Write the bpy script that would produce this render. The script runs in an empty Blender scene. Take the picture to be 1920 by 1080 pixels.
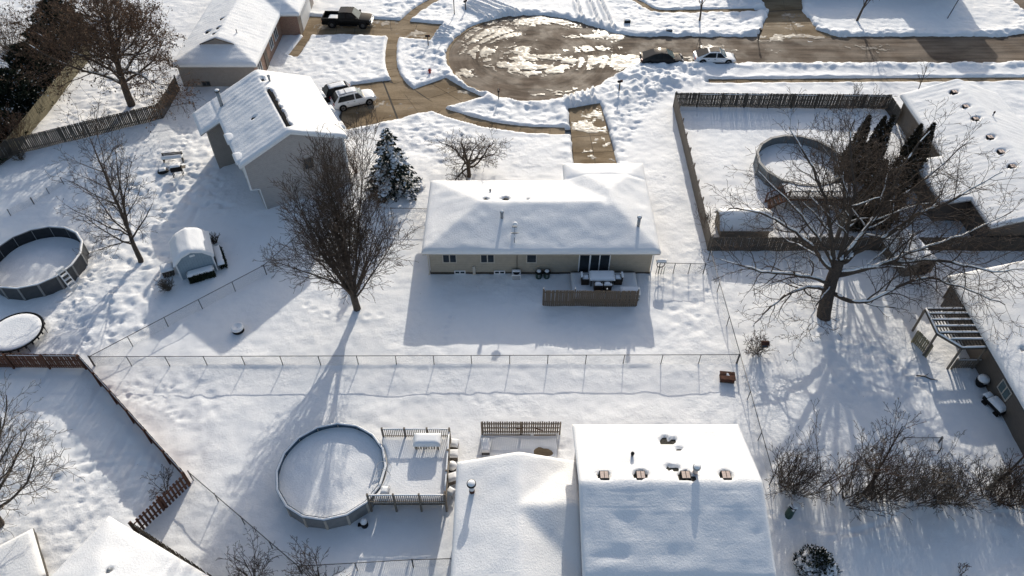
import bpy, math, random
import numpy as np
from mathutils import Vector, Matrix

scene = bpy.context.scene
R = math.radians
# ------------------------------------------------------------------ camera
CAM_H, PITCH, FOC = 42.0, R(46.0), 1380.0
cam_data = bpy.data.cameras.new("camera")
cam_data.sensor_width = 36.0
cam_data.lens = 36.0 * FOC / 1920.0
cam_data.clip_start, cam_data.clip_end = 0.5, 4000.0
cam = bpy.data.objects.new("camera", cam_data)
cam.location = (0, 0, CAM_H)
cam.rotation_euler = (math.pi / 2 - PITCH, 0, 0)
scene.collection.objects.link(cam)
scene.camera = cam
# ------------------------------------------------------------------ sky, sun, exposure
SUN_EL, SUN_AZ = R(21.8), R(8.5)
world = bpy.data.worlds.new("World"); scene.world = world
world.use_nodes = True
wn = world.node_tree.nodes; wl = world.node_tree.links
wn.clear()
sky = wn.new('ShaderNodeTexSky'); sky.sky_type = 'NISHITA'; sky.sun_disc = False
sky.sun_elevation = SUN_EL; sky.sun_rotation = SUN_AZ; sky.air_density = 1.0; sky.dust_density = 2.2; sky.ozone_density = 1.0
bg = wn.new('ShaderNodeBackground'); bg.inputs['Strength'].default_value = 0.13
wo = wn.new('ShaderNodeOutputWorld')
wl.new(sky.outputs[0], bg.inputs[0]); wl.new(bg.outputs[0], wo.inputs[0])
sd = bpy.data.lights.new("sun", 'SUN'); sd.energy = 3.1; sd.angle = R(0.55); sd.color = (1.0, 0.94, 0.835)
so = bpy.data.objects.new("sun", sd)
sdir = Vector((math.sin(SUN_AZ) * math.cos(SUN_EL), math.cos(SUN_AZ) * math.cos(SUN_EL), math.sin(SUN_EL)))
so.rotation_euler = sdir.to_track_quat('Z', 'Y').to_euler()
so.location = (10, 120, 60)
scene.collection.objects.link(so)
scene.view_settings.view_transform = 'Standard'
scene.view_settings.look = 'None'
scene.view_settings.gamma = 1.0
scene.view_settings.use_curve_mapping = False
scene.view_settings.exposure = 0.26
scene.cycles.max_bounces = 6
scene.cycles.transparent_max_bounces = 12

# ------------------------------------------------------------------ helpers
SP, CP = math.sin(PITCH), math.cos(PITCH)
def g(px, py, z=0.0):
    """ground (or height z) point seen at a photo position"""
    v = (py - 540.0) / FOC
    Z = (CAM_H - z) / (SP + v * CP)
    return ((px - 960.0) / FOC * Z, Z * (CP - v * SP))
def g3(px, py, z=0.0):
    a = g(px, py, z); return (a[0], a[1], z)

COL = scene.collection
def link(o, parent=None):
    COL.objects.link(o)
    if parent is not None: o.parent = parent
    return o
def thing(name, label, cat, loc=(0, 0, 0), rz=0.0, group=None):
    o = bpy.data.objects.new(name, None); COL.objects.link(o)
    o.empty_display_size = 0.3
    o.location = loc; o.rotation_euler = (0, 0, rz)
    o["label"] = label; o["category"] = cat
    if group: o["group"] = group
    return o
def tag(o, label, cat, group=None):
    o["label"] = label; o["category"] = cat
    if group: o["group"] = group
    return o
def structure(o):
    o["kind"] = "structure"; return o
def copy_tree(o, parent=None):
    c = o.copy(); COL.objects.link(c); c.parent = parent
    for ch in o.children: copy_tree(ch, c)
    return c

def mesh_np(name, V, Fq=None, Ft=None):
    me = bpy.data.meshes.new(name)
    V = np.asarray(V, dtype=np.float32)
    nq = 0 if Fq is None else len(Fq); nt = 0 if Ft is None else len(Ft)
    me.vertices.add(len(V)); me.vertices.foreach_set("co", V.ravel())
    loops = []
    if nq: loops.append(np.asarray(Fq, dtype=np.int32).ravel())
    if nt: loops.append(np.asarray(Ft, dtype=np.int32).ravel())
    li = np.concatenate(loops)
    me.loops.add(len(li)); me.loops.foreach_set("vertex_index", li)
    me.polygons.add(nq + nt)
    st = np.concatenate([np.arange(nq, dtype=np.int32) * 4, nq * 4 + np.arange(nt, dtype=np.int32) * 3])
    me.polygons.foreach_set("loop_start", st)
    me.update(calc_edges=True); me.validate()
    return me
def add_mesh(name, me, mat, parent=None, smooth=False, loc=None):
    o = bpy.data.objects.new(name, me)
    if mat is not None and len(me.materials) == 0: me.materials.append(mat)
    if smooth: me.polygons.foreach_set("use_smooth", np.ones(len(me.polygons), dtype=bool))
    link(o, parent)
    if loc is not None: o.location = loc
    return o

class MB:
    """collects shapes, builds ONE mesh object"""
    def __init__(s): s.v = []; s.f = []
    def add(s, V, F):
        n = len(s.v); s.v += [tuple(p) for p in V]; s.f += [tuple(i + n for i in f) for f in F]; return s
    def box(s, x0, x1, y0, y1, z0, z1):
        return s.add([(x0,y0,z0),(x1,y0,z0),(x1,y1,z0),(x0,y1,z0),(x0,y0,z1),(x1,y0,z1),(x1,y1,z1),(x0,y1,z1)],
                     [(0,3,2,1),(4,5,6,7),(0,1,5,4),(1,2,6,5),(2,3,7,6),(3,0,4,7)])
    def bar(s, a, b, w, t, up=(0, 0, 1)):
        """box between a and b, w wide, t thick along up"""
        a = Vector(a); b = Vector(b); d = (b - a).normalized(); u = Vector(up)
        if abs(d.dot(u)) > .99: u = Vector((1, 0, 0))
        sx = d.cross(u).normalized() * (w / 2); uu = sx.cross(d).normalized() * (t / 2)
        P = [a-sx-uu, a+sx-uu, a+sx+uu, a-sx+uu, b-sx-uu, b+sx-uu, b+sx+uu, b-sx+uu]
        return s.add(P, [(0,3,2,1),(4,5,6,7),(0,1,5,4),(1,2,6,5),(2,3,7,6),(3,0,4,7)])
    def cyl(s, a, b, r0, r1=None, n=10):
        a = Vector(a); b = Vector(b); r1 = r0 if r1 is None else r1
        d = (b - a).normalized(); u = Vector((0, 0, 1)) if abs(d.z) < .9 else Vector((1, 0, 0))
        x = d.cross(u).normalized(); y = d.cross(x)
        V = []
        for p, r in ((a, r0), (b, r1)):
            for k in range(n):
                t = 2 * math.pi * k / n; V.append(p + x * (r * math.cos(t)) + y * (r * math.sin(t)))
        F = [(k, (k+1) % n, n + (k+1) % n, n + k) for k in range(n)]
        F.append(tuple(range(n - 1, -1, -1))); F.append(tuple(range(n, 2 * n)))
        return s.add(V, F)
    def lathe(s, prof, n=16, c=(0, 0, 0), cap=True, sx=1.0, sy=1.0):
        """prof [(r,z)...]"""
        V = []; F = []
        for r, z in prof:
            for k in range(n):
                t = 2 * math.pi * k / n; V.append((c[0] + sx*r*math.cos(t), c[1] + sy*r*math.sin(t), c[2] + z))
        m = len(prof)
        for i in range(m - 1):
            for k in range(n):
                F.append((i*n+k, i*n+(k+1) % n, (i+1)*n+(k+1) % n, (i+1)*n+k))
        if cap:
            F.append(tuple(range(n - 1, -1, -1))); F.append(tuple(range((m-1)*n, m*n)))
        return s.add(V, F)
    def prism(s, poly, z0, z1):
        n = len(poly)
        V = [(p[0], p[1], z0) for p in poly] + [(p[0], p[1], z1) for p in poly]
        F = [(k, (k+1) % n, n+(k+1) % n, n+k) for k in range(n)]
        F.append(tuple(range(n-1, -1, -1))); F.append(tuple(range(n, 2*n)))
        return s.add(V, F)
    def prism_dir(s, poly, off):
        """poly: 3D planar polygon extruded by vector off"""
        n = len(poly); o = Vector(off)
        V = [Vector(p) for p in poly] + [Vector(p) + o for p in poly]
        F = [(k, (k+1) % n, n+(k+1) % n, n+k) for k in range(n)]
        F.append(tuple(range(n-1, -1, -1))); F.append(tuple(range(n, 2*n)))
        return s.add(V, F)
    def pillow(s, x0, x1, y0, y1, z0, h, n=8, rnd=.12):
        """rounded snow cushion on a rectangle, flat underside"""
        V = []; F = []
        for j in range(n + 1):
            for i in range(n + 1):
                u = i / n; v = j / n
                d = min(u * (x1-x0), (1-u) * (x1-x0), v * (y1-y0), (1-v) * (y1-y0))
                e = max(0.0, 1 - (max(0, rnd - d) / rnd) ** 2)
                V.append((x0 + u*(x1-x0), y0 + v*(y1-y0), z0 + h * (.35 + .65 * math.sqrt(e))))
        m = n + 1
        for j in range(n):
            for i in range(n): F.append((j*m+i, j*m+i+1, (j+1)*m+i+1, (j+1)*m+i))
        b = [i for i in range(m)] + [j*m+n for j in range(1, m)] + [n*m+i for i in range(n-1, -1, -1)] + [j*m for j in range(n-1, 0, -1)]
        base = len(V)
        for k in b: V.append((V[k][0], V[k][1], z0))
        L = len(b)
        for k in range(L): F.append((b[k], base+k, base+(k+1) % L, b[(k+1) % L]))
        return s.add(V, F)
    def mesh(s, name):
        me = bpy.data.meshes.new(name); me.from_pydata(s.v, [], s.f); me.update()
        return me
    def build(s, name, mat, parent=None, smooth=False, loc=None, rz=None):
        me = s.mesh(name)
        # recalc normals outward
        import bmesh
        bm = bmesh.new(); bm.from_mesh(me); bmesh.ops.recalc_face_normals(bm, faces=bm.faces); bm.to_mesh(me); bm.free()
        o = add_mesh(name, me, mat, parent, smooth)
        if loc is not None: o.location = loc
        if rz is not None: o.rotation_euler = (0, 0, rz)
        return o

def tubes(branches):
    """branches: list of (pts, radii, nsides) -> V, Fq arrays"""
    groups = {}
    for pts, rad, n in branches: groups.setdefault((len(pts), n), []).append((pts, rad))
    Vs = []; Fs = []; base = 0
    for (k, n), lst in groups.items():
        P = np.array([[tuple(p) for p in b[0]] for b in lst], dtype=np.float64)
        Rr = np.array([b[1] for b in lst], dtype=np.float64)
        T = np.gradient(P, axis=1); T /= (np.linalg.norm(T, axis=2, keepdims=True) + 1e-9)
        ref = np.zeros_like(T); ref[..., 2] = 1
        vert = np.abs(T[:, :1, 2]).repeat(k, 1) > .9
        ref[vert] = (1, 0, 0)
        N = np.cross(T, ref); N /= (np.linalg.norm(N, axis=2, keepdims=True) + 1e-9)
        B = np.cross(T, N)
        ang = np.arange(n) * 2 * np.pi / n
        V = P[:, :, None, :] + Rr[:, :, None, None] * (np.cos(ang)[None, None, :, None] * N[:, :, None, :] + np.sin(ang)[None, None, :, None] * B[:, :, None, :])
        nb = len(lst)
        idx = (np.arange(nb)[:, None, None] * k + np.arange(k - 1)[None, :, None]) * n + np.arange(n)[None, None, :]
        nx = (np.arange(nb)[:, None, None] * k + np.arange(k - 1)[None, :, None]) * n + ((np.arange(n) + 1) % n)[None, None, :]
        F = np.stack([idx, nx, nx + n, idx + n], axis=-1).reshape(-1, 4) + base
        Vs.append(V.reshape(-1, 3)); Fs.append(F); base += nb * k * n
    return np.concatenate(Vs), np.concatenate(Fs)

# ------------------------------------------------------------------ materials
def mat_base(name):
    m = bpy.data.materials.new(name); m.use_nodes = True
    nt = m.node_tree; nt.nodes.clear()
    out = nt.nodes.new('ShaderNodeOutputMaterial'); b = nt.nodes.new('ShaderNodeBsdfPrincipled')
    nt.links.new(b.outputs[0], out.inputs[0])
    return m, nt, b
def coord(nt, scale=(1, 1, 1), kind='Object'):
    tc = nt.nodes.new('ShaderNodeTexCoord'); mp = nt.nodes.new('ShaderNodeMapping')
    mp.inputs['Scale'].default_value = scale
    nt.links.new(tc.outputs[kind], mp.inputs[0]); return mp.outputs[0]
def noise(nt, co, scale, detail=3, rough=.55):
    n = nt.nodes.new('ShaderNodeTexNoise'); n.inputs['Scale'].default_value = scale
    n.inputs['Detail'].default_value = detail; n.inputs['Roughness'].default_value = rough
    nt.links.new(co, n.inputs['Vector']); return n.outputs['Fac']
def ramp(nt, fac, stops):
    r = nt.nodes.new('ShaderNodeValToRGB')
    el = r.color_ramp.elements
    while len(el) < len(stops): el.new(.5)
    for e, (p, c) in zip(el, stops): e.position = p; e.color = (*c, 1)
    nt.links.new(fac, r.inputs[0]); return r.outputs[0]
def bump(nt, h, b, strength, dist, prev=None):
    bp = nt.nodes.new('ShaderNodeBump'); bp.inputs['Strength'].default_value = strength; bp.inputs['Distance'].default_value = dist
    nt.links.new(h, bp.inputs['Height'])
    if prev is not None: nt.links.new(prev, bp.inputs['Normal'])
    nt.links.new(bp.outputs[0], b.inputs['Normal']); return bp.outputs[0]
def simple(name, col, rough=.6, var=.18, scale=6.0, metal=0.0, bumpd=0.0, stretch=(1, 1, 1), spec=.2, coat=0.0):
    m, nt, b = mat_base(name)
    co = coord(nt, stretch)
    n = noise(nt, co, scale, 4)
    a = tuple(min(1, c * (1 - var)) for c in col); c2 = tuple(min(1, c * (1 + var)) for c in col)
    nt.links.new(ramp(nt, n, [(.3, a), (.7, c2)]), b.inputs['Base Color'])
    b.inputs['Roughness'].default_value = rough; b.inputs['Metallic'].default_value = metal
    b.inputs['Specular IOR Level'].default_value = spec
    if coat: b.inputs['Coat Weight'].default_value = coat
    if bumpd: bump(nt, n, b, 1.0, bumpd)
    return m
def snow_mat(name, col=(.88, .88, .875), fine=.012, mid=.03, specks=False, big=0.0):
    m, nt, b = mat_base(name)
    co = coord(nt)
    n1 = noise(nt, co, 1.6, 5, .6); n2 = noise(nt, co, 9.0, 4, .65); n3 = noise(nt, co, 40.0, 2)
    c = ramp(nt, n1, [(.3, tuple(x * .97 for x in col)), (.7, col)])
    if specks:
        sp = noise(nt, co, 5.5, 2, .5)
        mix = nt.nodes.new('ShaderNodeMix'); mix.data_type = 'RGBA'
        f = ramp(nt, sp, [(.775, (0, 0, 0)), (.80, (1, 1, 1))])
        nt.links.new(f, mix.inputs[0]); nt.links.new(c, mix.inputs[6]); mix.inputs[7].default_value = (.30, .26, .2, 1); c = mix.outputs[2]
    nt.links.new(c, b.inputs['Base Color'])
    b.inputs['Roughness'].default_value = .65; b.inputs['Specular IOR Level'].default_value = .25
    p = bump(nt, n2, b, 1.0, mid)
    if big:                                     # crusted patches between smooth ones
        mk = ramp(nt, noise(nt, co, .16, 3, .6), [(.38, (.12,) * 3), (.64, (1,) * 3)])
        mu = nt.nodes.new('ShaderNodeMath'); mu.operation = 'MULTIPLY'; nt.links.new(noise(nt, co, 2.4, 3, .5), mu.inputs[0]); nt.links.new(mk, mu.inputs[1])
        p = bump(nt, mu.outputs[0], b, 1.0, big, p)
    bump(nt, n3, b, 1.0, fine, p)
    return m
def lined(name, col, spacing, rough=.6, depth=.02, var=.08, axis=2, groove=.55):
    """boards / siding: grooves at a regular spacing along one axis"""
    m, nt, b = mat_base(name)
    tc = nt.nodes.new('ShaderNodeTexCoord'); sx = nt.nodes.new('ShaderNodeSeparateXYZ')
    nt.links.new(tc.outputs['Object'], sx.inputs[0])
    d = nt.nodes.new('ShaderNodeMath'); d.operation = 'DIVIDE'; d.inputs[1].default_value = spacing
    nt.links.new(sx.outputs[axis], d.inputs[0])
    fr = nt.nodes.new('ShaderNodeMath'); fr.operation = 'FRACT'; nt.links.new(d.outputs[0], fr.inputs[0])
    co = coord(nt, (1, 1, 1)); n = noise(nt, co, 3.0, 5, .6)
    base = ramp(nt, n, [(.3, tuple(c * (1 - var) for c in col)), (.7, tuple(min(1, c * (1 + var)) for c in col))])
    gr = ramp(nt, fr.outputs[0], [(.0, (groove,) * 3), (.08, (1, 1, 1))])
    mx = nt.nodes.new('ShaderNodeMix'); mx.data_type = 'RGBA'; mx.blend_type = 'MULTIPLY'; mx.inputs[0].default_value = 1
    nt.links.new(base, mx.inputs[6]); nt.links.new(gr, mx.inputs[7]); nt.links.new(mx.outputs[2], b.inputs['Base Color'])
    b.inputs['Roughness'].default_value = rough
    bump(nt, fr.outputs[0], b, 1.0, depth)
    return m
def brick_mat(name, c1, c2, mortar):
    m, nt, b = mat_base(name)
    tc = nt.nodes.new('ShaderNodeTexCoord'); sx = nt.nodes.new('ShaderNodeSeparateXYZ'); cx = nt.nodes.new('ShaderNodeCombineXYZ')
    nt.links.new(tc.outputs['Object'], sx.inputs[0])
    ad = nt.nodes.new('ShaderNodeMath'); ad.operation = 'ADD'; nt.links.new(sx.outputs[0], ad.inputs[0]); nt.links.new(sx.outputs[1], ad.inputs[1])
    nt.links.new(ad.outputs[0], cx.inputs[0]); nt.links.new(sx.outputs[2], cx.inputs[1])
    br = nt.nodes.new('ShaderNodeTexBrick'); br.inputs['Scale'].default_value = 4.0
    br.inputs['Color1'].default_value = (*c1, 1); br.inputs['Color2'].default_value = (*c2, 1); br.inputs['Mortar'].default_value = (*mortar, 1)
    nt.links.new(cx.outputs[0], br.inputs['Vector']); nt.links.new(br.outputs['Color'], b.inputs['Base Color'])
    b.inputs['Roughness'].default_value = .85
    return m
def glass_mat(name, col=(.02, .025, .03), rough=.06):
    m, nt, b = mat_base(name)
    n = noise(nt, coord(nt), 1.5, 2)
    nt.links.new(ramp(nt, n, [(.3, col), (.7, tuple(c * 1.6 for c in col))]), b.inputs['Base Color'])
    b.inputs['Roughness'].default_value = rough; b.inputs['Specular IOR Level'].default_value = .4
    return m
def road_mat(name, dark, light, wet=.35, dry=.9, spec=.15, centre=None):
    m, nt, b = mat_base(name)
    co = coord(nt, (.35, 1.4, 1)); c0 = coord(nt)
    n1 = noise(nt, co, .55, 6, .62); n2 = noise(nt, c0, 7, 4, .6); n3 = noise(nt, c0, .35, 4, .6)
    if centre:                                  # wheel marks run round the turning circle
        tc = nt.nodes.new('ShaderNodeTexCoord'); sb = nt.nodes.new('ShaderNodeVectorMath'); sb.operation = 'SUBTRACT'; sb.inputs[1].default_value = (*centre, 0)
        nt.links.new(tc.outputs['Object'], sb.inputs[0])
        ln = nt.nodes.new('ShaderNodeVectorMath'); ln.operation = 'LENGTH'; nt.links.new(sb.outputs[0], ln.inputs[0])
        sx = nt.nodes.new('ShaderNodeSeparateXYZ'); nt.links.new(sb.outputs[0], sx.inputs[0])
        an = nt.nodes.new('ShaderNodeMath'); an.operation = 'ARCTAN2'; nt.links.new(sx.outputs[1], an.inputs[0]); nt.links.new(sx.outputs[0], an.inputs[1])
        cb = nt.nodes.new('ShaderNodeCombineXYZ'); nt.links.new(ln.outputs['Value'], cb.inputs[0]); nt.links.new(an.outputs[0], cb.inputs[1])
        ring = noise(nt, cb.outputs[0], 1.6, 5, .65)
        sel = nt.nodes.new('ShaderNodeMapRange'); sel.inputs['From Min'].default_value = 8.5; sel.inputs['From Max'].default_value = 12.0; nt.links.new(ln.outputs['Value'], sel.inputs['Value'])
        co2 = coord(nt, (.06, 1.3, 1)); str_ = noise(nt, co2, 1.3, 5, .65)
        mf = nt.nodes.new('ShaderNodeMix'); nt.links.new(sel.outputs[0], mf.inputs[0]); nt.links.new(ring, mf.inputs[2]); nt.links.new(str_, mf.inputs[3])
        av = nt.nodes.new('ShaderNodeMix'); av.inputs[0].default_value = .6; nt.links.new(n1, av.inputs[2]); nt.links.new(mf.outputs[0], av.inputs[3]); n1 = av.outputs[0]
    base = ramp(nt, n1, [(.40, dark), (.60, light)])
    mx = nt.nodes.new('ShaderNodeMix'); mx.data_type = 'RGBA'; mx.blend_type = 'OVERLAY'; mx.inputs[0].default_value = .45
    nt.links.new(base, mx.inputs[6]); nt.links.new(ramp(nt, n2, [(.3, (.35,) * 3), (.7, (.65,) * 3)]), mx.inputs[7])
    nt.links.new(mx.outputs[2], b.inputs['Base Color'])
    nt.links.new(ramp(nt, n3, [(.42, (wet,) * 3), (.6, (dry,) * 3)]), b.inputs['Roughness'])
    b.inputs['Specular IOR Level'].default_value = spec
    bump(nt, n2, b, .6, .012)
    return m
def slush_mat(name):
    m, nt, b = mat_base(name)
    tc = nt.nodes.new('ShaderNodeTexCoord'); sx = nt.nodes.new('ShaderNodeSeparateXYZ'); nt.links.new(tc.outputs['Object'], sx.inputs[0])
    mr = nt.nodes.new('ShaderNodeMapRange'); mr.inputs['From Min'].default_value = -.199; mr.inputs['From Max'].default_value = -.152; nt.links.new(sx.outputs[2], mr.inputs['Value'])
    n = noise(nt, coord(nt, (.6, 1.4, 1)), 2.2, 6, .65)
    ad = nt.nodes.new('ShaderNodeMath'); ad.operation = 'MULTIPLY_ADD'; ad.inputs[1].default_value = .9; ad.inputs[2].default_value = -.45; nt.links.new(n, ad.inputs[0])
    a2 = nt.nodes.new('ShaderNodeMath'); a2.operation = 'ADD'; nt.links.new(mr.outputs[0], a2.inputs[0]); nt.links.new(ad.outputs[0], a2.inputs[1])
    nt.links.new(ramp(nt, a2.outputs[0], [(.0, (.13, .108, .085)), (.4, (.24, .195, .145)), (.95, (.43, .385, .31))]), b.inputs['Base Color'])
    nt.links.new(ramp(nt, n, [(.4, (.32,) * 3), (.65, (.7,) * 3)]), b.inputs['Roughness']); b.inputs['Specular IOR Level'].default_value = .35
    bump(nt, noise(nt, coord(nt), 12, 4), b, .7, .015)
    return m
def mesh_wire_mat(name, alpha):
    m, nt, b = mat_base(name)
    b.inputs['Base Color'].default_value = (.28, .29, .3, 1); b.inputs['Roughness'].default_value = .5; b.inputs['Metallic'].default_value = .3
    # woven diamonds: two diagonal wire families
    tc = nt.nodes.new('ShaderNodeTexCoord'); sx = nt.nodes.new('ShaderNodeSeparateXYZ'); nt.links.new(tc.outputs['Object'], sx.inputs[0])
    def fam(sign):
        a = nt.nodes.new('ShaderNodeMath'); a.operation = 'MULTIPLY_ADD'; a.inputs[1].default_value = sign
        nt.links.new(sx.outputs[2], a.inputs[0]); nt.links.new(sx.outputs[0], a.inputs[2])
        d = nt.nodes.new('ShaderNodeMath'); d.operation = 'DIVIDE'; d.inputs[1].default_value = .08; nt.links.new(a.outputs[0], d.inputs[0])
        f = nt.nodes.new('ShaderNodeMath'); f.operation = 'FRACT'; nt.links.new(d.outputs[0], f.inputs[0])
        l = nt.nodes.new('ShaderNodeMath'); l.operation = 'LESS_THAN'; l.inputs[1].default_value = alpha; nt.links.new(f.outputs[0], l.inputs[0])
        return l.outputs[0]
    mx = nt.nodes.new('ShaderNodeMath'); mx.operation = 'MAXIMUM'
    nt.links.new(fam(1), mx.inputs[0]); nt.links.new(fam(-1), mx.inputs[1])
    nt.links.new(mx.outputs[0], b.inputs['Alpha'])
    return m

M = {}
M['snow'] = snow_mat('snow', specks=True, mid=.018, big=.07)
M['roof_snow'] = snow_mat('roof_snow', (.88, .88, .875), mid=.03, fine=.01)
M['snow_cap'] = snow_mat('snow_cap', (.88, .88, .875), mid=.012, fine=.006)
M['slush'] = slush_mat('slush')
M['asphalt'] = road_mat('asphalt', (.078, .056, .040), (.205, .155, .112), .65, .9, .15, (2.3, 78.0))
M['concrete'] = road_mat('concrete', (.175, .122, .068), (.29, .215, .132), .75)
M['joint'] = simple('joint', (.07, .06, .05), .9)
M['soil'] = simple('soil', (.5, .5, .5), .9)
M['siding_beige'] = lined('siding_beige', (.40, .345, .265), .2)
M['siding_grey'] = lined('siding_grey', (.40, .375, .36), .2)
M['siding_taupe'] = lined('siding_taupe', (.29, .255, .225), .2)
M['siding_brown'] = lined('siding_brown', (.13, .105, .082), .22)
M['siding_blue'] = lined('siding_blue', (.25, .32, .37), .2, axis=0)
M['siding_tan'] = lined('siding_tan', (.24, .21, .165), .2)
M['brick'] = brick_mat('brick', (.30, .17, .11), (.22, .12, .08), (.35, .3, .26))
M['trim_white'] = simple('trim_white', (.78, .78, .77), .5, .05)
M['trim_tan'] = simple('trim_tan', (.52, .47, .4), .55, .06)
M['shingle'] = simple('shingle', (.05, .047, .042), .9, .35, 9, bumpd=.01, spec=.05)
M['fascia'] = simple('fascia', (.42, .40, .37), .6, .08)
M['fascia_dark'] = simple('fascia_dark', (.08, .075, .07), .6, .1)
M['glass'] = glass_mat('glass'); M['car_glass'] = glass_mat('car_glass', (.012, .014, .016), .03)
M['car_glass'].node_tree.nodes['Principled BSDF'].inputs['Specular IOR Level'].default_value = .15
M['glass_light'] = glass_mat('glass_light', (.07, .10, .10), .08)
M['wood_grey'] = simple('wood_grey', (.20, .17, .138), .85, .35, 5, stretch=(4, 4, .6), bumpd=.004)
M['wood_grey_dark'] = simple('wood_grey_dark', (.10, .085, .07), .9, .4, 5, stretch=(4, 4, .6), bumpd=.004)
M['wood_screen'] = simple('wood_screen', (.14, .112, .085), .85, .35, 5, stretch=(4, 4, .6), bumpd=.004)
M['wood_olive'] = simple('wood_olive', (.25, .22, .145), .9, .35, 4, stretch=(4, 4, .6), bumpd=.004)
M['wood_red'] = simple('wood_red', (.12, .058, .038), .8, .35, 4, stretch=(4, 4, .6), bumpd=.004)
M['wood_deck'] = simple('wood_deck', (.36, .32, .27), .85, .3, 5, stretch=(1, 1, 1), bumpd=.003)
M['galv'] = simple('galv', (.30, .31, .32), .45, .15, 8, metal=.4)
M['galv_dark'] = simple('galv_dark', (.09, .09, .09), .5, .2, 8, metal=.3)
M['chrome'] = simple('chrome', (.6, .6, .6), .25, .1, 8, metal=.8)
M['chain'] = mesh_wire_mat('chain', .085)
M['bark'] = simple('bark', (.085, .067, .054), .95, .35, 7, stretch=(3, 3, .8), bumpd=.015)
M['bark_grey'] = simple('bark_grey', (.16, .14, .12), .95, .35, 7, stretch=(3, 3, .8), bumpd=.015)
M['twig'] = simple('twig', (.09, .068, .053), .95, .3, 3)
M['twig_red'] = simple('twig_red', (.11, .07, .05), .95, .3, 3)
M['twig_grey'] = simple('twig_grey', (.15, .125, .10), .95, .3, 3)
M['needle'] = simple('needle', (.022, .034, .026), .9, .45, 2.5)
M['needle_dark'] = simple('needle_dark', (.055, .047, .032), .95, .5, 2.0)
M['needle_green'] = simple('needle_green', (.025, .032, .02), .95, .5, 2.0)
M['leaf_brown'] = simple('leaf_brown', (.13, .082, .05), .9, .5, 3)
M['black'] = simple('black', (.016, .016, .017), .55, .3, spec=.08)
M['black_gloss'] = simple('black_gloss', (.012, .012, .013), .2, .2, coat=.5)
M['rubber'] = simple('rubber', (.018, .017, .016), .9, .3, spec=.05)
M['wicker'] = simple('wicker', (.055, .042, .034), .8, .4, 20)
M['paint_black'] = simple('paint_black', (.011, .0115, .013), .10, .2, 2, spec=.12)
M['paint_charcoal'] = simple('paint_charcoal', (.026, .026, .027), .10, .1, 2, spec=.2)
M['paint_truck'] = simple('paint_truck', (.011, .0105, .010), .10, .1, 2, spec=.1)
M['paint_white'] = simple('paint_white', (.78, .79, .80), .25, .03, 2, coat=.8)
M['rim'] = simple('rim', (.28, .28, .29), .35, .15, 10, metal=.7)
M['red_lens'] = simple('red_lens', (.35, .012, .012), .2, .2)
M['lens'] = simple('lens', (.55, .56, .58), .15, .1)
M['red'] = simple('red', (.35, .04, .03), .5, .15)
M['green_plastic'] = simple('green_plastic', (.05, .09, .075), .5, .15)
M['grey_plastic'] = simple('grey_plastic', (.3, .31, .31), .5, .12)
M['rust'] = simple('rust', (.085, .038, .026), .85, .5, 5)
M['pool_dark'] = simple('pool_dark', (.07, .073, .077), .55, .15, 3)
M['pool_inner'] = simple('pool_inner', (.025, .028, .033), .5, .3, 2)
M['pool_grey'] = simple('pool_grey', (.25, .25, .245), .5, .12, 3)
M['pool_blue'] = simple('pool_blue', (.05, .085, .125), .4, .25, 2)
M['liner_pale'] = simple('liner_pale', (.15, .17, .18), .5, .15, 2)
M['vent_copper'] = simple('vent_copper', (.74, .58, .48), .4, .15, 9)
M['stain_white'] = simple('stain_white', (.6, .6, .6), .5, .3)
# ------------------------------------------------------------------ ground, snow, pavements
PZ = -0.20                                   # level of the cleared pavements below the snow surface
rs = np.random.RandomState(7)
_LAT = rs.rand(256, 256)
def vnoise(x, y, s, seed=0):
    """smooth value noise in -1..1, feature size s metres"""
    u = x / s + seed * 17.31; v = y / s + seed * 9.77
    i = np.floor(u).astype(int); j = np.floor(v).astype(int)
    fu = u - i; fv = v - j
    fu = fu * fu * (3 - 2 * fu); fv = fv * fv * (3 - 2 * fv)
    a = _LAT[i % 256, j % 256]; b = _LAT[(i + 1) % 256, j % 256]; c = _LAT[i % 256, (j + 1) % 256]; d = _LAT[(i + 1) % 256, (j + 1) % 256]
    return 2 * ((a * (1 - fu) + b * fu) * (1 - fv) + (c * (1 - fu) + d * fu) * fv) - 1
def sstep(a, b, x):
    t = np.clip((x - a) / (b - a), 0, 1); return t * t * (3 - 2 * t)
def sd_seg(X, Y, a, b):
    ax, ay = a; bx, by = b; dx, dy = bx - ax, by - ay
    t = np.clip(((X - ax) * dx + (Y - ay) * dy) / (dx * dx + dy * dy + 1e-9), 0, 1)
    return np.hypot(X - ax - t * dx, Y - ay - t * dy)
def sd_line(X, Y, pts):
    d = np.full(X.shape, 1e9)
    for a, b in zip(pts[:-1], pts[1:]): d = np.minimum(d, sd_seg(X, Y, a, b))
    return d
def sd_poly(X, Y, pts):
    d = sd_line(X, Y, pts + pts[:1]); ins = np.zeros(X.shape, bool)
    n = len(pts)
    for k in range(n):
        (x1, y1), (x2, y2) = pts[k], pts[(k + 1) % n]
        if y1 == y2: continue
        c = ((Y > y1) != (Y > y2)) & (X < (x2 - x1) * (Y - y1) / (y2 - y1) + x1)
        ins ^= c
    return np.where(ins, -d, d)
def sd_box(X, Y, x0, x1, y0, y1):
    qx = np.abs(X - (x0 + x1) / 2) - (x1 - x0) / 2; qy = np.abs(Y - (y0 + y1) / 2) - (y1 - y0) / 2
    return np.hypot(np.maximum(qx, 0), np.maximum(qy, 0)) + np.minimum(np.maximum(qx, qy), 0)
def smin(a, b, k):
    h = np.clip(.5 + .5 * (b - a) / k, 0, 1); return b * (1 - h) + a * h - k * h * (1 - h)
def pxs(lst, z=PZ): return [g(x, y, z) for x, y in lst]
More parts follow.
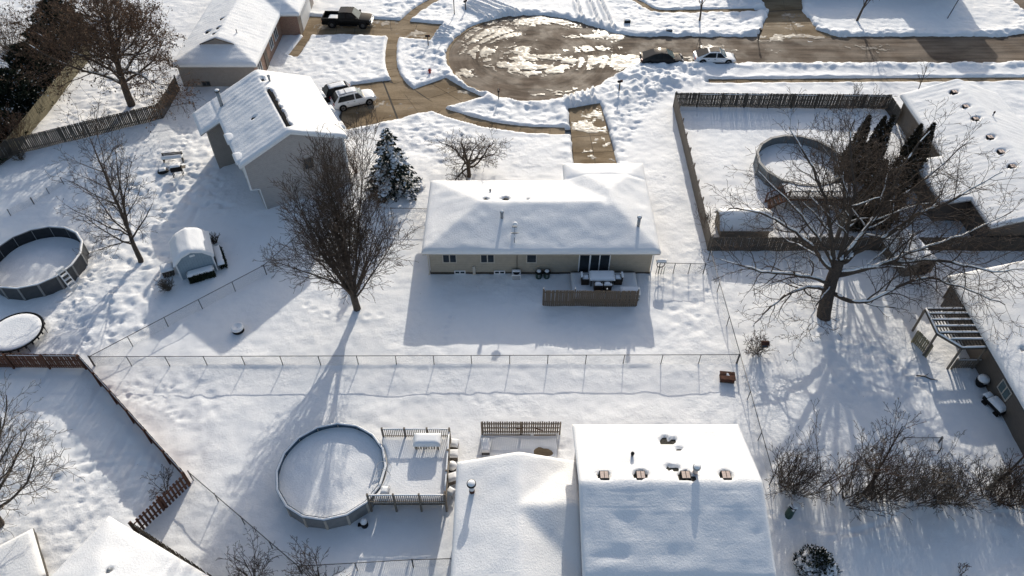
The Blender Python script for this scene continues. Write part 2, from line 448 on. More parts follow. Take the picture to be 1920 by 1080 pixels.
def spline(pts, n=6):
    out = []
    P = [pts[0]] + list(pts) + [pts[-1]]
    for i in range(1, len(P) - 2):
        p0, p1, p2, p3 = [np.array(q) for q in P[i - 1:i + 3]]
        for k in range(n):
            t = k / n
            out.append(tuple(.5 * ((2 * p1) + (-p0 + p2) * t + (2*p0 - 5*p1 + 4*p2 - p3) * t*t + (-p0 + 3*p1 - 3*p2 + p3) * t**3)))
    out.append(tuple(pts[-1])); return out

CX, CY, CR = 2.3, 78.0, 9.8                  # turning circle
SY0, SY1 = 76.1, 82.3                        # street
WALK = spline(pxs([(826, -6), (790, 14), (763, 36), (746, 54), (737, 72), (733, 111), (741, 143), (762, 168), (790, 189), (825, 207), (870, 222), (915, 234), (960, 241), (1010, 245), (1070, 246)]))
D1 = pxs([(574, 30), (603, 32), (692, 36), (731, 37), (828, 46), (806, 77), (735, 70), (640, 66), (556, 66), (565, 45)])
D2 = pxs([(636, 218), (660, 160), (700, 155), (734, 150), (775, 168), (836, 146), (872, 168), (908, 183), (830, 203), (736, 226), (652, 246)])
D3 = pxs([(1066, 203), (1125, 193), (1140, 240), (1158, 312), (1077, 312)])
D4 = pxs([(1424, -14), (1506, -14), (1503, 18), (1530, 56), (1575, 70), (1420, 74), (1442, 22)])
PATH = pxs([(540, 104), (558, 107), (586, 64), (571, 64)])
SWALK = [g(1330, 153, PZ), g(1990, 149, PZ)]
NWALK = spline(pxs([(1172, -8), (1205, 8), (1232, 21), (1300, 21), (1430, 19)]), 3)

def sd_road(X, Y):
    c = np.hypot(X - CX, Y - CY) - CR
    s = sd_box(X, Y, CX, 120, SY0, SY1)
    x = sd_box(X, Y, 64.0, 71.0, 60, 140)
    return smin(smin(c, s, 5.0), x, 6.0)
PAVES = [  # sdf, edge raggedness, berm height, berm distance
    (lambda X, Y: sd_road(X, Y), .22, .22, .8),
    (lambda X, Y: sd_poly(X, Y, D1), .08, .10, .5),
    (lambda X, Y: sd_poly(X, Y, D2), .08, .14, .6),
    (lambda X, Y: sd_poly(X, Y, D3), .16, .12, .6),
    (lambda X, Y: sd_poly(X, Y, D4), .25, .16, .7),
    (lambda X, Y: sd_poly(X, Y, PATH), .05, .04, .3),
    (lambda X, Y: sd_line(X, Y, WALK) - .58, .04, .05, .35),
    (lambda X, Y: sd_line(X, Y, SWALK) - .42, .05, .08, .4),
    (lambda X, Y: sd_line(X, Y, NWALK) - .4, .06, .05, .4),
]
def soft_box(X, Y, x0, x1, y0, y1, f=1.5): return 1 - sstep(0, f, sd_box(X, Y, x0, x1, y0, y1))
def soft_poly(X, Y, lst, f=1.2): return 1 - sstep(-f, f * .3, sd_poly(X, Y, pxs(lst, 0)))

GX0, GX1, GY0, GY1, GS = -72.0, 74.0, 12.0, 108.0, 0.165
def snow_height(X, Y):
    z = .05 * vnoise(X, Y, 3.1, 1) + .025 * vnoise(X, Y, 1.1, 2) + .010 * vnoise(X, Y, .5, 3)
    # trampled places
    rough = np.zeros_like(X)
    for poly, a in (([(90, 520), (160, 400), (330, 240), (400, 250), (450, 380), (340, 480), (280, 640), (90, 670)], 1.0),
                    ([(-60, 760), (170, 740), (340, 890), (260, 1010), (60, 1120), (-80, 1120)], .6),
                    ([(75, 240), (230, 110), (340, 150), (310, 220)], .8),
                    ([(510, 110), (590, 70), (722, 72), (725, 150), (520, 160)], .5),
                    ([(750, 75), (830, 75), (840, 140), (760, 165)], 1.0),
                    ([(680, 245), (830, 215), (900, 240), (830, 330), (780, 300)], .8),
                    ([(830, 205), (960, 185), (1060, 190), (1060, 238), (900, 228)], .8),
                    ([(720, -10), (860, -10), (850, 30), (700, 35)], .9),
                    ([(1140, 180), (1260, 140), (1240, 190), (1170, 300), (1150, 300)], .9),
                    ([(1120, -10), (1420, -10), (1420, 70), (1180, 55)], .7),
                    ([(1040, 820), (1075, 815), (1075, 870), (1000, 870)], 1.0),
                    ([(1500, 620), (1720, 640), (1780, 760), (1560, 760)], .7),
                    ([(1230, 500), (1320, 500), (1350, 650), (1240, 640)], .5),
                    ([(200, 690), (420, 690), (420, 800), (250, 790)], .5)):
        rough = np.maximum(rough, a * soft_poly(X, Y, poly))
    pil = .55 + .45 * vnoise(X, Y, 7.0, 14)
    z += pil * (.065 * (np.abs(vnoise(X + .3 * vnoise(X, Y, 1.0, 11), Y, 1.05, 16)) - .35) + .035 * (np.abs(vnoise(X, Y, .6, 17)) - .35)) + .05 * np.minimum(0, vnoise(X, Y, 1.3, 18) - .35) * (vnoise(X, Y, 9, 19) > -.1)
    foot = np.minimum(0, vnoise(X, Y, .44, 5) + .2) * .24 + .09 * vnoise(X, Y, .8, 6) + .05 * vnoise(X, Y, .36, 15)
    z += rough * foot
    z += (.25 + .75 * np.clip(rough, 0, 1)) * .03 * vnoise(X, Y, .36, 12) + .014 * vnoise(X, Y, .62, 13)
    # plough heaps
    heap = soft_poly(X, Y, [(1120, 170), (1190, 120), (1330, 112), (1350, 130), (1240, 190), (1150, 205)], 2.0)
    z += heap * (.30 + .30 * vnoise(X, Y, 1.6, 8) + .26 * vnoise(X, Y, .6, 9) + .12 * vnoise(X, Y, .32, 10))
    # drift along the chain link fence and along house walls
    s = Y - g(700, 686)[1]
    z += .10 * sstep(-.25, .05, s) * np.exp(-np.maximum(s, 0) / 1.6) * (1 - sstep(9.6, 10.4, X)) * sstep(-24, -22, X) * (.8 + .3 * vnoise(X, Y, 2.3, 21))
    return z
def stamp(Z, pts, rad, depth, step, jit=.2, seed=0, rim=.35):
    rr = random.Random(seed)
    for a, b in zip(pts[:-1], pts[1:]):
        L = math.hypot(b[0] - a[0], b[1] - a[1]); n = max(1, int(L / step))
        for k in range(n):
            t = (k + .5) / n
            sc = rr.uniform(.55, 1.15) if step > .3 else 1.0
            rad_, dep = rad * (.6 + .4 * sc), depth * sc
            x = a[0] + (b[0] - a[0]) * t + rr.uniform(-jit, jit); y = a[1] + (b[1] - a[1]) * t + rr.uniform(-jit, jit)
            i = int((x - GX0) / GS); j = int((y - GY0) / GS); w = int(rad * 3 / GS) + 1
            if i < w or j < w or i >= Z.shape[1] - w or j >= Z.shape[0] - w: continue
            xs = GX0 + np.arange(i - w, i + w + 1) * GS - x; ys = GY0 + np.arange(j - w, j + w + 1) * GS - y
            q = (xs[None, :] ** 2 + ys[:, None] ** 2) / (rad_ * rad_)
            Z[j - w:j + w + 1, i - w:i + w + 1] += -dep * np.exp(-q) + dep * rim * np.exp(-(np.sqrt(q) - 1.7) ** 2 * 2)

def make_snow():
    xs = np.arange(GX0, GX1, GS); ys = np.arange(GY0, GY1, GS)
    X, Y = np.meshgrid(xs, ys)
    Z = snow_height(X, Y)
    pp = lambda lst: pxs(lst, 0)
    # footprints and tracks
    T = [([(845, 590), (835, 620), (828, 655)], .16, .10, .5), ([(800, 560), (822, 548)], .15, .08, .5),
         ([(1232, 520), (1262, 535), (1300, 540), (1330, 548)], .16, .10, .55), ([(1225, 330), (1250, 332)], .15, .10, .5),
         ([(1500, 610), (1580, 640), (1660, 660), (1700, 700)], .17, .12, .5), ([(1560, 600), (1640, 640), (1720, 730)], .17, .12, .55),
         ([(1640, 700), (1760, 720)], .16, .1, .5), ([(1160, 215), (1200, 200), (1240, 170)], .15, .1, .45), ([(1150, 225), (1195, 208), (1235, 185)], .15, .1, .45),
         ([(200, 490), (212, 560), (205, 640)], .16, .12, .45), ([(130, 480), (150, 560), (160, 650)], .17, .12, .5),
         ([(300, 200), (350, 250), (330, 330), (300, 420)], .18, .13, .45), ([(260, 420), (200, 460), (170, 520), (110, 620)], .18, .13, .5),
         ([(280, 260), (240, 300), (200, 330)], .17, .12, .5), ([(380, 300), (330, 360), (310, 400)], .17, .12, .5),
         ([(200, 730), (300, 760), (350, 800)], .17, .10, .5), ([(230, 720), (330, 730)], .16, .1, .6),
         ([(860, 960), (900, 1000)], .16, .1, .5), ([(600, 930), (660, 960)], .16, .1, .5),
         ([(1000, 600), (1100, 612), (1190, 606)], .28, .05, .9),
         ([(560, 570), (640, 600), (720, 590)], .22, .07, .8)]
    for k, (l, r_, d_, st) in enumerate(T): stamp(Z, pp(l), r_, d_, st, seed=k)
    # dog runs and sledge lines: continuous grooves
    G = [([(60, 1000), (130, 900), (230, 870), (300, 880)], .16, .07), ([(30, 960), (110, 880), (250, 850)], .16, .07), ([(100, 960), (160, 900), (170, 830), (120, 800)], .15, .07),
         ([(120, 1010), (200, 930), (280, 900), (320, 905)], .14, .07), ([(80, 880), (160, 930), (230, 940)], .14, .06), ([(140, 980), (150, 940), (175, 945), (165, 975)], .14, .06),
         ([(1440, 962), (1500, 985), (1590, 1000), (1660, 980), (1740, 930)], .17, .07), ([(1550, 1015), (1640, 985)], .15, .05), ([(1740, 945), (1830, 960), (1930, 960)], .15, .06),
         ([(370, 900), (400, 960), (390, 990)], .13, .06), ([(365, 950), (420, 965)], .13, .05)]
    for k, (l, r_, d_) in enumerate(G): stamp(Z, spline(pp(l), 8), r_, d_ * .55, .13, .03, 50 + k)
    # wheel ruts across the snowed-in drive mouths
    for k, l in enumerate([[(1062, 176), (1080, 205)], [(1085, 170), (1098, 205)], [(1104, 160), (1112, 195)], [(1070, 150), (1085, 180), (1092, 205)],
                           [(880, 2), (945, 30)], [(895, 0), (960, 28)], [(912, -2), (972, 26)], [(870, 10), (920, 36)], [(1080, 0), (1095, 50)], [(1105, 0), (1125, 50)], [(1125, 0), (1150, 55)],
                           [(825, 50), (850, 58)], [(815, 62), (845, 66)], [(812, 72), (842, 72)]]):
        stamp(Z, pp(l), .2, .16, .14, .03, 90 + k, .5)
    # cleared pavements cut into the snow
    for fn, rag, berm, bd in PAVES:
        d = fn(X, Y)
        near = d < 4
        dd = d + rag * (vnoise(X, Y, .9, 31) * .8 + vnoise(X, Y, .35, 32) * .5)
        Z += np.where(near, berm * np.exp(-((dd - bd) / (bd * .8)) ** 2) * (.75 + .8 * vnoise(X, Y, .8, 33) + .35 * vnoise(X, Y, .33, 34)), 0)
        cut = sstep(-.05, .16, dd)
        Z = np.where(near, Z * cut + (PZ - .22) * (1 - cut), Z)
    keep = np.abs(X) < 44 + .52 * (Y - 17)
    kc = keep[:-1, :-1] & keep[1:, 1:]
    zmin = np.maximum(np.maximum(Z[:-1, :-1], Z[1:, 1:]), np.maximum(Z[:-1, 1:], Z[1:, :-1]))
    kc &= zmin > PZ - .18                       # nothing under the pavements
    ny, nx = X.shape
    idx = np.arange(ny * nx).reshape(ny, nx)
    F = np.stack([idx[:-1, :-1], idx[:-1, 1:], idx[1:, 1:], idx[1:, :-1]], -1)[kc]
    V = np.stack([X, Y, Z], -1).reshape(-1, 3)
    used = np.zeros(len(V), bool); used[F.ravel()] = True
    rem = np.cumsum(used) - 1
    me = mesh_np("snow_ground", V[used], rem[F])
    return add_mesh("snow_ground", me, M['snow'], None, True)
snow = structure(make_snow()); snow["label"] = "snow lying over the gardens and lawns"

mb = MB(); S = 1500
mb.add([(-S, -S, -.62), (S, -S, -.62), (S, S, -.62), (-S, S, -.62)], [(0, 1, 2, 3)])
o = structure(mb.build("ground", M['soil']))

def flat(name, pts, z, mat, parent=None, t=.12):
    mb = MB(); mb.prism(pts, z - t, z); return mb.build(name, mat, parent)
# street: circle + street + cross street as one sheet, outline from the distance field
def outline_sheet(name, fn, x0, x1, y0, y1, st, z, mat):
    X, Y = np.meshgrid(np.arange(x0, x1, st), np.arange(y0, y1, st))
    D = fn(X, Y) < .5
    kc = D[:-1, :-1] | D[1:, 1:] | D[:-1, 1:] | D[1:, :-1]
    idx = np.arange(X.size).reshape(X.shape)
    F = np.stack([idx[:-1, :-1], idx[:-1, 1:], idx[1:, 1:], idx[1:, :-1]], -1)[kc]
    V = np.stack([X, Y, np.full(X.shape, z)], -1).reshape(-1, 3)
    used = np.zeros(len(V), bool); used[F.ravel()] = True; rem = np.cumsum(used) - 1
    return add_mesh(name, mesh_np(name, V[used], rem[F]), mat)
road = structure(outline_sheet("road", sd_road, -9, 80, 55, 110, .5, PZ - .02, M['asphalt'])); road["label"] = "wet brown asphalt street with its round turning circle"
# kerb of the turning circle (left side, where it shows)
mb = MB(); pts = []
for k in range(40):
    a = R(115 + k * (250 - 115) / 39); pts.append((CX + (CR - .1) * math.cos(a), CY + (CR - .1) * math.sin(a)))
for a, b in zip(pts[:-1], pts[1:]): mb.bar((*a, PZ + .0), (*b, PZ + .0), .3, .07)
structure(mb.build("kerb", M['concrete']))

def slab_quad(parent, q, nu, nv, z, gap=.035, mat='concrete'):
    """a four sided field of concrete slabs, one object each"""
    q = [Vector((p[0], p[1], 0)) for p in q]
    def bl(u, v): return (q[0] * (1-u) + q[1] * u) * (1-v) + (q[3] * (1-u) + q[2] * u) * v
    rr = random.Random(nu * 31 + nv)
    for i in range(nu):
        for j in range(nv):
            c = [bl((i + a) / nu, (j + b) / nv) for a, b in ((0, 0), (1, 0), (1, 1), (0, 1))]
            m = sum(c, Vector()) / 4
            poly = [m + (p - m) * (1 - gap / max(.3, (p - m).length)) for p in c]
            MB().prism([(p.x, p.y) for p in poly], z - .1, z + rr.uniform(-.003, .003)).build('slab', M[mat], parent)
def pave(name, label, base, quads, z):
    b = structure(flat(name, base, z - .012, M['joint'])); b["label"] = label
    for q, nu, nv in quads: slab_quad(b, pxs(q), nu, nv, z)
    return b
pave("driveway", "tan concrete driveway with the black pickup", D1, [([(558, 66), (735, 70), (731, 37), (572, 30)], 5, 2), ([(735, 70), (812, 77), (836, 46), (731, 37)], 2, 2)], PZ)
pave("driveway", "wide concrete driveway with two parked cars", D2, [([(636, 246), (745, 226), (716, 150), (650, 160)], 3, 2), ([(748, 225), (826, 205), (772, 167), (719, 151)], 2, 2), ([(829, 204), (910, 183), (838, 145), (776, 167)], 2, 2)], PZ)
pave("driveway", "patchy concrete driveway behind the beige house", D3, [([(1077, 318), (1160, 318), (1125, 193), (1066, 203)], 2, 4)], PZ)
pave("driveway", "half cleared driveway across the street", D4, [([(1420, 74), (1575, 70), (1503, 18), (1442, 22)], 2, 2), ([(1440, 21), (1505, 17), (1507, -16), (1422, -16)], 2, 1)], PZ)
pave("front_path", "short concrete path beside the brick house", PATH, [([(540, 104), (558, 107), (586, 64), (571, 64)], 1, 4)], PZ)
sw = structure(bpy.data.objects.new("sidewalk", None)); COL.objects.link(sw); sw["label"] = "curved concrete sidewalk round the turning circle"
def strip_slabs(parent, line, w, step, z):
    P = [Vector((p[0], p[1], 0)) for p in line]; cum = [0]
    for a, b in zip(P[:-1], P[1:]): cum.append(cum[-1] + (b - a).length)
    def at(s):
        for k in range(len(P) - 1):
            if cum[k + 1] >= s: return P[k].lerp(P[k + 1], (s - cum[k]) / max(1e-6, cum[k + 1] - cum[k]))
        return P[-1]
    n = int(cum[-1] / step)
    for k in range(n):
        a = at(k * step + .02); b = at((k + 1) * step - .02); m = at(k * step - .3 if k else 0); e = at((k + 1) * step + .3)
        na = (b - m).normalized(); nb = (e - a).normalized()
        na = Vector((-na.y, na.x, 0)) * (w / 2); nb = Vector((-nb.y, nb.x, 0)) * (w / 2)
        MB().prism([((a - na).x, (a - na).y), ((b - nb).x, (b - nb).y), ((b + nb).x, (b + nb).y), ((a + na).x, (a + na).y)], z - .1, z).build('slab', M['concrete'], parent)
strip_slabs(sw, WALK, 1.3, 1.5, PZ + .006)
sw2 = structure(bpy.data.objects.new("sidewalk", None)); COL.objects.link(sw2); sw2["label"] = "straight narrow sidewalk dug out south of the street"
strip_slabs(sw2, SWALK, 1.0, 1.5, PZ + .006)
sw3 = structure(bpy.data.objects.new("sidewalk", None)); COL.objects.link(sw3); sw3["label"] = "narrow sidewalk across the street"
strip_slabs(sw3, NWALK, 1.0, 1.5, PZ + .006)

# slush and ice left on the pavements
def make_slush():
    st = .105
    X, Y = np.meshgrid(np.arange(-24, 48, st), np.arange(52, 92, st))
    W = np.zeros_like(X)
    for px, py, rx, ry, a in ((1000, 40, 70, 9, 1), (925, 62, 60, 11, 1), (895, 84, 34, 20, .8), (905, 100, 26, 14, .8), (975, 95, 28, 10, .9), (1030, 108, 90, 8, .95), (985, 128, 70, 12, .9), (1040, 128, 70, 9, 1.0),
                              (1130, 113, 90, 10, 1.2), (1180, 124, 45, 8, 1.0), (1105, 68, 60, 6, .95), (1070, 50, 30, 7, .9), (1135, 60, 30, 8, 1), (1105, 92, 50, 6, .8), (1160, 74, 14, 5, 1), (870, 140, 24, 9, .8), (850, 150, 14, 8, .7),
                              (1000, 176, 22, 5, .8), (1040, 172, 16, 4, .8), (1100, 180, 60, 12, .85), (1260, 118, 70, 4, .8), (1480, 68, 60, 6, .8), (850, 165, 40, 14, .6), (880, 172, 36, 6, .75), (1095, 215, 45, 18, .8), (1110, 245, 24, 30, .5),
                              (1108, 280, 6, 40, .6), (1090, 235, 30, 22, .6), (1115, 270, 32, 26, .55), (1130, 225, 12, 30, .55), (800, 185, 50, 16, .42), (760, 205, 50, 12, .40), (700, 195, 40, 20, .36), (860, 160, 30, 12, .5), (660, 50, 90, 14, .36), (770, 55, 40, 14, .4), (1490, 40, 30, 16, .5), (1450, 68, 40, 8, .6), (1380, 92, 120, 10, .33), (1600, 90, 120, 10, .33),  (1290, 108, 16, 6, .7), (720, 215, 40, 8, .5), (690, 210, 20, 7, .6), (760, 195, 40, 6, .5), (650, 68, 60, 3, .5), (780, 60, 20, 12, .5)):
        x, y = g(px, py, PZ); x1, y1 = g(px + rx, py, PZ); x2, y2 = g(px, py - ry, PZ)
        W = np.maximum(W, a * np.exp(-.8 * (((X - x) / (x1 - x)) ** 2 + ((Y - y) / (y2 - y)) ** 2)))
    xw = X + .5 * vnoise(X, Y, .9, 44); yw = Y + .35 * vnoise(X, Y, .8, 45)
    n = .55 * vnoise(xw * .5, yw * 1.3, 1.5, 41) + .4 * vnoise(xw * .7, yw * 1.2, .6, 42) + .3 * vnoise(xw, yw, .32, 43) + .26 * vnoise(X, Y, .21, 47)
    rr_ = np.hypot(X - CX, Y - CY + .6)
    for k, rk in enumerate((3.2, 4.9, 6.1, 7.6, 8.9)):
        n = n - .8 * np.exp(-((rr_ - rk - .5 * vnoise(X, Y, 4, 46 + k)) / .16) ** 2) * (vnoise(X, Y, 3.0, 52 + k) > -.2)
    D = np.full(X.shape, 1e9)
    for fn, *_ in PAVES[:5]: D = np.minimum(D, fn(X, Y))
    H = W + .62 * n - .52
    H = np.where(D < -.1, H, -1)
    Z = PZ + np.clip(H, -.02, .6) * .085 + .004
    kc = (H[:-1, :-1] > -.03) & (H[1:, 1:] > -.03) & (H[1:, :-1] > -.03) & (H[:-1, 1:] > -.03)
    idx = np.arange(X.size).reshape(X.shape)
    F = np.stack([idx[:-1, :-1], idx[:-1, 1:], idx[1:, 1:], idx[1:, :-1]], -1)[kc]
    V = np.stack([X, Y, Z], -1).reshape(-1, 3)
    used = np.zeros(len(V), bool); used[F.ravel()] = True; rem = np.cumsum(used) - 1
    o = add_mesh("slush", mesh_np("slush", V[used], rem[F]), M['slush'], None, True)
    o["kind"] = "stuff"; tag(o, "patches of cream coloured slush and ice on the turning circle", "slush")
make_slush()
# ------------------------------------------------------------------ houses
def grid_mesh(rects, hfun, st, zoff, skirt, name):
    """mesh over a union of rectangles following hfun(X,Y), with a vertical skirt of given depth along its border"""
    xs = sorted(set([r[0] for r in rects] + [r[1] for r in rects])); ys = sorted(set([r[2] for r in rects] + [r[3] for r in rects]))
    def sub(e):
        out = []
        for a, b in zip(e[:-1], e[1:]):
            n = max(1, int(round((b - a) / st))); out += list(np.linspace(a, b, n, endpoint=False))
        return np.array(out + [e[-1]])
    gx = sub(xs); gy = sub(ys)
    X, Y = np.meshgrid(gx, gy)
    Z = hfun(X, Y) + zoff
    cx = (gx[:-1] + gx[1:]) / 2; cy = (gy[:-1] + gy[1:]) / 2
    CXX, CYY = np.meshgrid(cx, cy)
    ins = np.zeros(CXX.shape, bool)
    for r in rects: ins |= (CXX > r[0]) & (CXX < r[1]) & (CYY > r[2]) & (CYY < r[3])
    ny, nx = X.shape
    idx = np.arange(nx * ny).reshape(ny, nx)
    F = list(np.stack([idx[:-1, :-1], idx[:-1, 1:], idx[1:, 1:], idx[1:, :-1]], -1)[ins])
    V = np.stack([X, Y, Z], -1).reshape(-1, 3)
    pad = np.zeros((ins.shape[0] + 2, ins.shape[1] + 2), bool); pad[1:-1, 1:-1] = ins
    SK = []; nv = len(V); low = {}; ext = []
    def lo(i):
        if i not in low:
            low[i] = nv + len(ext); v = V[i].copy(); v[2] -= skirt[i] if hasattr(skirt, '__len__') else skirt; ext.append(v)
        return low[i]
    for j in range(ins.shape[0]):
        for i in range(ins.shape[1]):
            if not ins[j, i]: continue
            a, b, c, d = idx[j, i], idx[j, i + 1], idx[j + 1, i + 1], idx[j + 1, i]
            if not pad[j, i + 1]: SK.append((b, a, lo(a), lo(b)))
            if not pad[j + 2, i + 1]: SK.append((d, c, lo(c), lo(d)))
            if not pad[j + 1, i]: SK.append((a, d, lo(d), lo(a)))
            if not pad[j + 1, i + 2]: SK.append((c, b, lo(b), lo(c)))
    V = np.concatenate([V, np.array(ext)]); F = np.array([tuple(f) for f in F] + SK)
    used = np.zeros(len(V), bool); used[F.ravel()] = True; rem = np.cumsum(used) - 1
    return mesh_np(name, V[used], rem[F])
def edge_dist(X, Y, rects):
    d = np.full(X.shape, -9.0)
    for r in rects: d = np.maximum(d, np.minimum(np.minimum(X - r[0], r[1] - X), np.minimum(Y - r[2], r[3] - Y)))
    return np.maximum(d, 0)
def roof_parts(house, rects, hfun, T=.2, fascia='fascia', holes=(), ripple=None, seed=0, fdepth=.2, lump=1.0, blur=3):
    me = grid_mesh(rects, hfun, .5 if blur else .25, 0, fdepth, 'roof'); roof = add_mesh('roof', me, M['shingle'], house)
    me.materials.append(M[fascia])
    nz = np.zeros(len(me.polygons) * 3); me.polygons.foreach_get('normal', nz)
    me.polygons.foreach_set('material_index', (np.abs(nz.reshape(-1, 3)[:, 2]) < .2).astype(np.int32))
    def sf(X, Y):
        h = hfun(X, Y)
        for _ in range(blur):
            p = np.pad(h, 1, mode='reflect', reflect_type='odd'); h = (p[:-2, 1:-1] + p[2:, 1:-1] + p[1:-1, :-2] + p[1:-1, 2:] + 2 * h) / 6
        d = edge_dist(X, Y, rects)
        t = T * (.4 + .6 * np.sqrt(1 - np.clip(1 - d / .13, 0, 1) ** 2)) * (.92 + .10 * vnoise(X, Y, 2.6, 65 + seed) + .10 * vnoise(X, Y, .8, 67 + seed))
        n = .030 * vnoise(X, Y, 1.9, 61 + seed) + .014 * vnoise(X, Y, .7, 62 + seed) + .010 * vnoise(X, Y, .36, 63 + seed)
        # snow slumps a little towards the eaves
        n = n + .035 * np.exp(-((d - .55) / .3) ** 2) * (.5 + .8 * vnoise(X, Y, 1.1, 64 + seed))
        t = t + n * sstep(0, .4, d) * lump
        if ripple is not None: t = t + ripple(X, Y) * sstep(0, .4, d)
        m = np.ones(X.shape)
        for hx, hy, hr in holes:
            q = np.hypot((X - hx), (Y - hy) * 1.15) / hr + .35 * vnoise(X, Y, .28, 66 + seed)
            m = np.minimum(m, sstep(.92, 1.1, q))
        return h + t * m - (1 - m) * .12
    me = grid_mesh([(r[0] - .03 if True else r[0], r[1] + .03, r[2] - .03, r[3] + .03) for r in rects], sf, .16, .015, .16, 'roof_snow')
    add_mesh('roof_snow', me, M['roof_snow'], roof, True)
    return roof
def wall_box(house, name, x0, x1, y0, y1, z1, mat, z0=-.5): return MB().box(x0, x1, y0, y1, z0, z1).build(name, mat, house)
def window(house, c, w, h, ang, mat='trim_tan', panes=1, depth=.06, glass='glass'):
    """framed window on a wall; c = centre on the wall plane, ang = heading of the outward normal"""
    t = .07; mb = MB()
    mb.box(-w/2 - t, w/2 + t, -.02, depth, -h/2 - t, -h/2); mb.box(-w/2 - t, w/2 + t, -.02, depth, h/2, h/2 + t)
    mb.box(-w/2 - t, -w/2, -.02, depth, -h/2, h/2); mb.box(w/2, w/2 + t, -.02, depth, -h/2, h/2)
    for k in range(1, panes):
        x = -w/2 + w * k / panes; mb.box(x - .04, x + .04, -.02, depth - .005, -h/2, h/2)
    f = mb.build('window', M[mat], house, loc=c, rz=ang - math.pi / 2)
    for k in range(panes):
        x0 = -w/2 + w * k / panes + (.04 if k else 0); x1 = -w/2 + w * (k + 1) / panes - (.04 if k < panes - 1 else 0)
        MB().box(x0, x1, -.01, .025, -h/2, h/2).build('pane', M[glass], f)
    return f
def pipe_vent(house, x, y, zr, h, r, mat='galv', cap='black', capr=None, snowcap=True, name='chimney_pipe', sink=.3):
    p = MB().cyl((0, 0, -sink), (0, 0, h), r, n=12).build(name, M[mat], house, True, loc=(x, y, zr))
    cr = capr or r * 1.45
    MB().lathe([(r * 1.02, h - .02), (cr, h + .03), (cr, h + .14), (r * .8, h + .2)], 14).build('cap', M[cap], p, True)
    if snowcap: MB().lathe([(cr * .86, h + .15), (cr * .8, h + .19), (cr * .5, h + .24), (cr * .1, h + .26)], 14).build('cap_snow', M['snow_cap'], p, True)
    return p
def box_vent(house, x, y, zr, slope_y, s=.42):
    """square roof vent with a sun-catching top"""
    v = MB().box(-s/2, s/2, -s/2, s/2, -.12, .12).build('roof_vent', M['black'], house, loc=(x, y, zr))
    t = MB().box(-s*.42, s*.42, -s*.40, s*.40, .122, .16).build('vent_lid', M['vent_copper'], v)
    MB().box(-.012, .012, -s*.4, s*.4, .162, .175).build('seam', M['black'], v)
    return v
def hip(x0, x1, y0, y1, s, z): return lambda X, Y: z + s * np.minimum(np.minimum(X - x0, x1 - X), np.minimum(Y - y0, y1 - Y))
def gable_x(y0, y1, s, z): return lambda X, Y: z + s * np.minimum(Y - y0, y1 - Y)      # ridge along x
def gable_y(x0, x1, s, z): return lambda X, Y: z + s * np.minimum(X - x0, x1 - X)      # ridge along y
def umax(*fs):
    def f(X, Y):
        r = fs[0](X, Y)
        for q in fs[1:]: r = np.maximum(r, q(X, Y))
        return r
    return f
def at(fn, x, y): return float(fn(np.array([[x]]), np.array([[y]]))[0, 0])

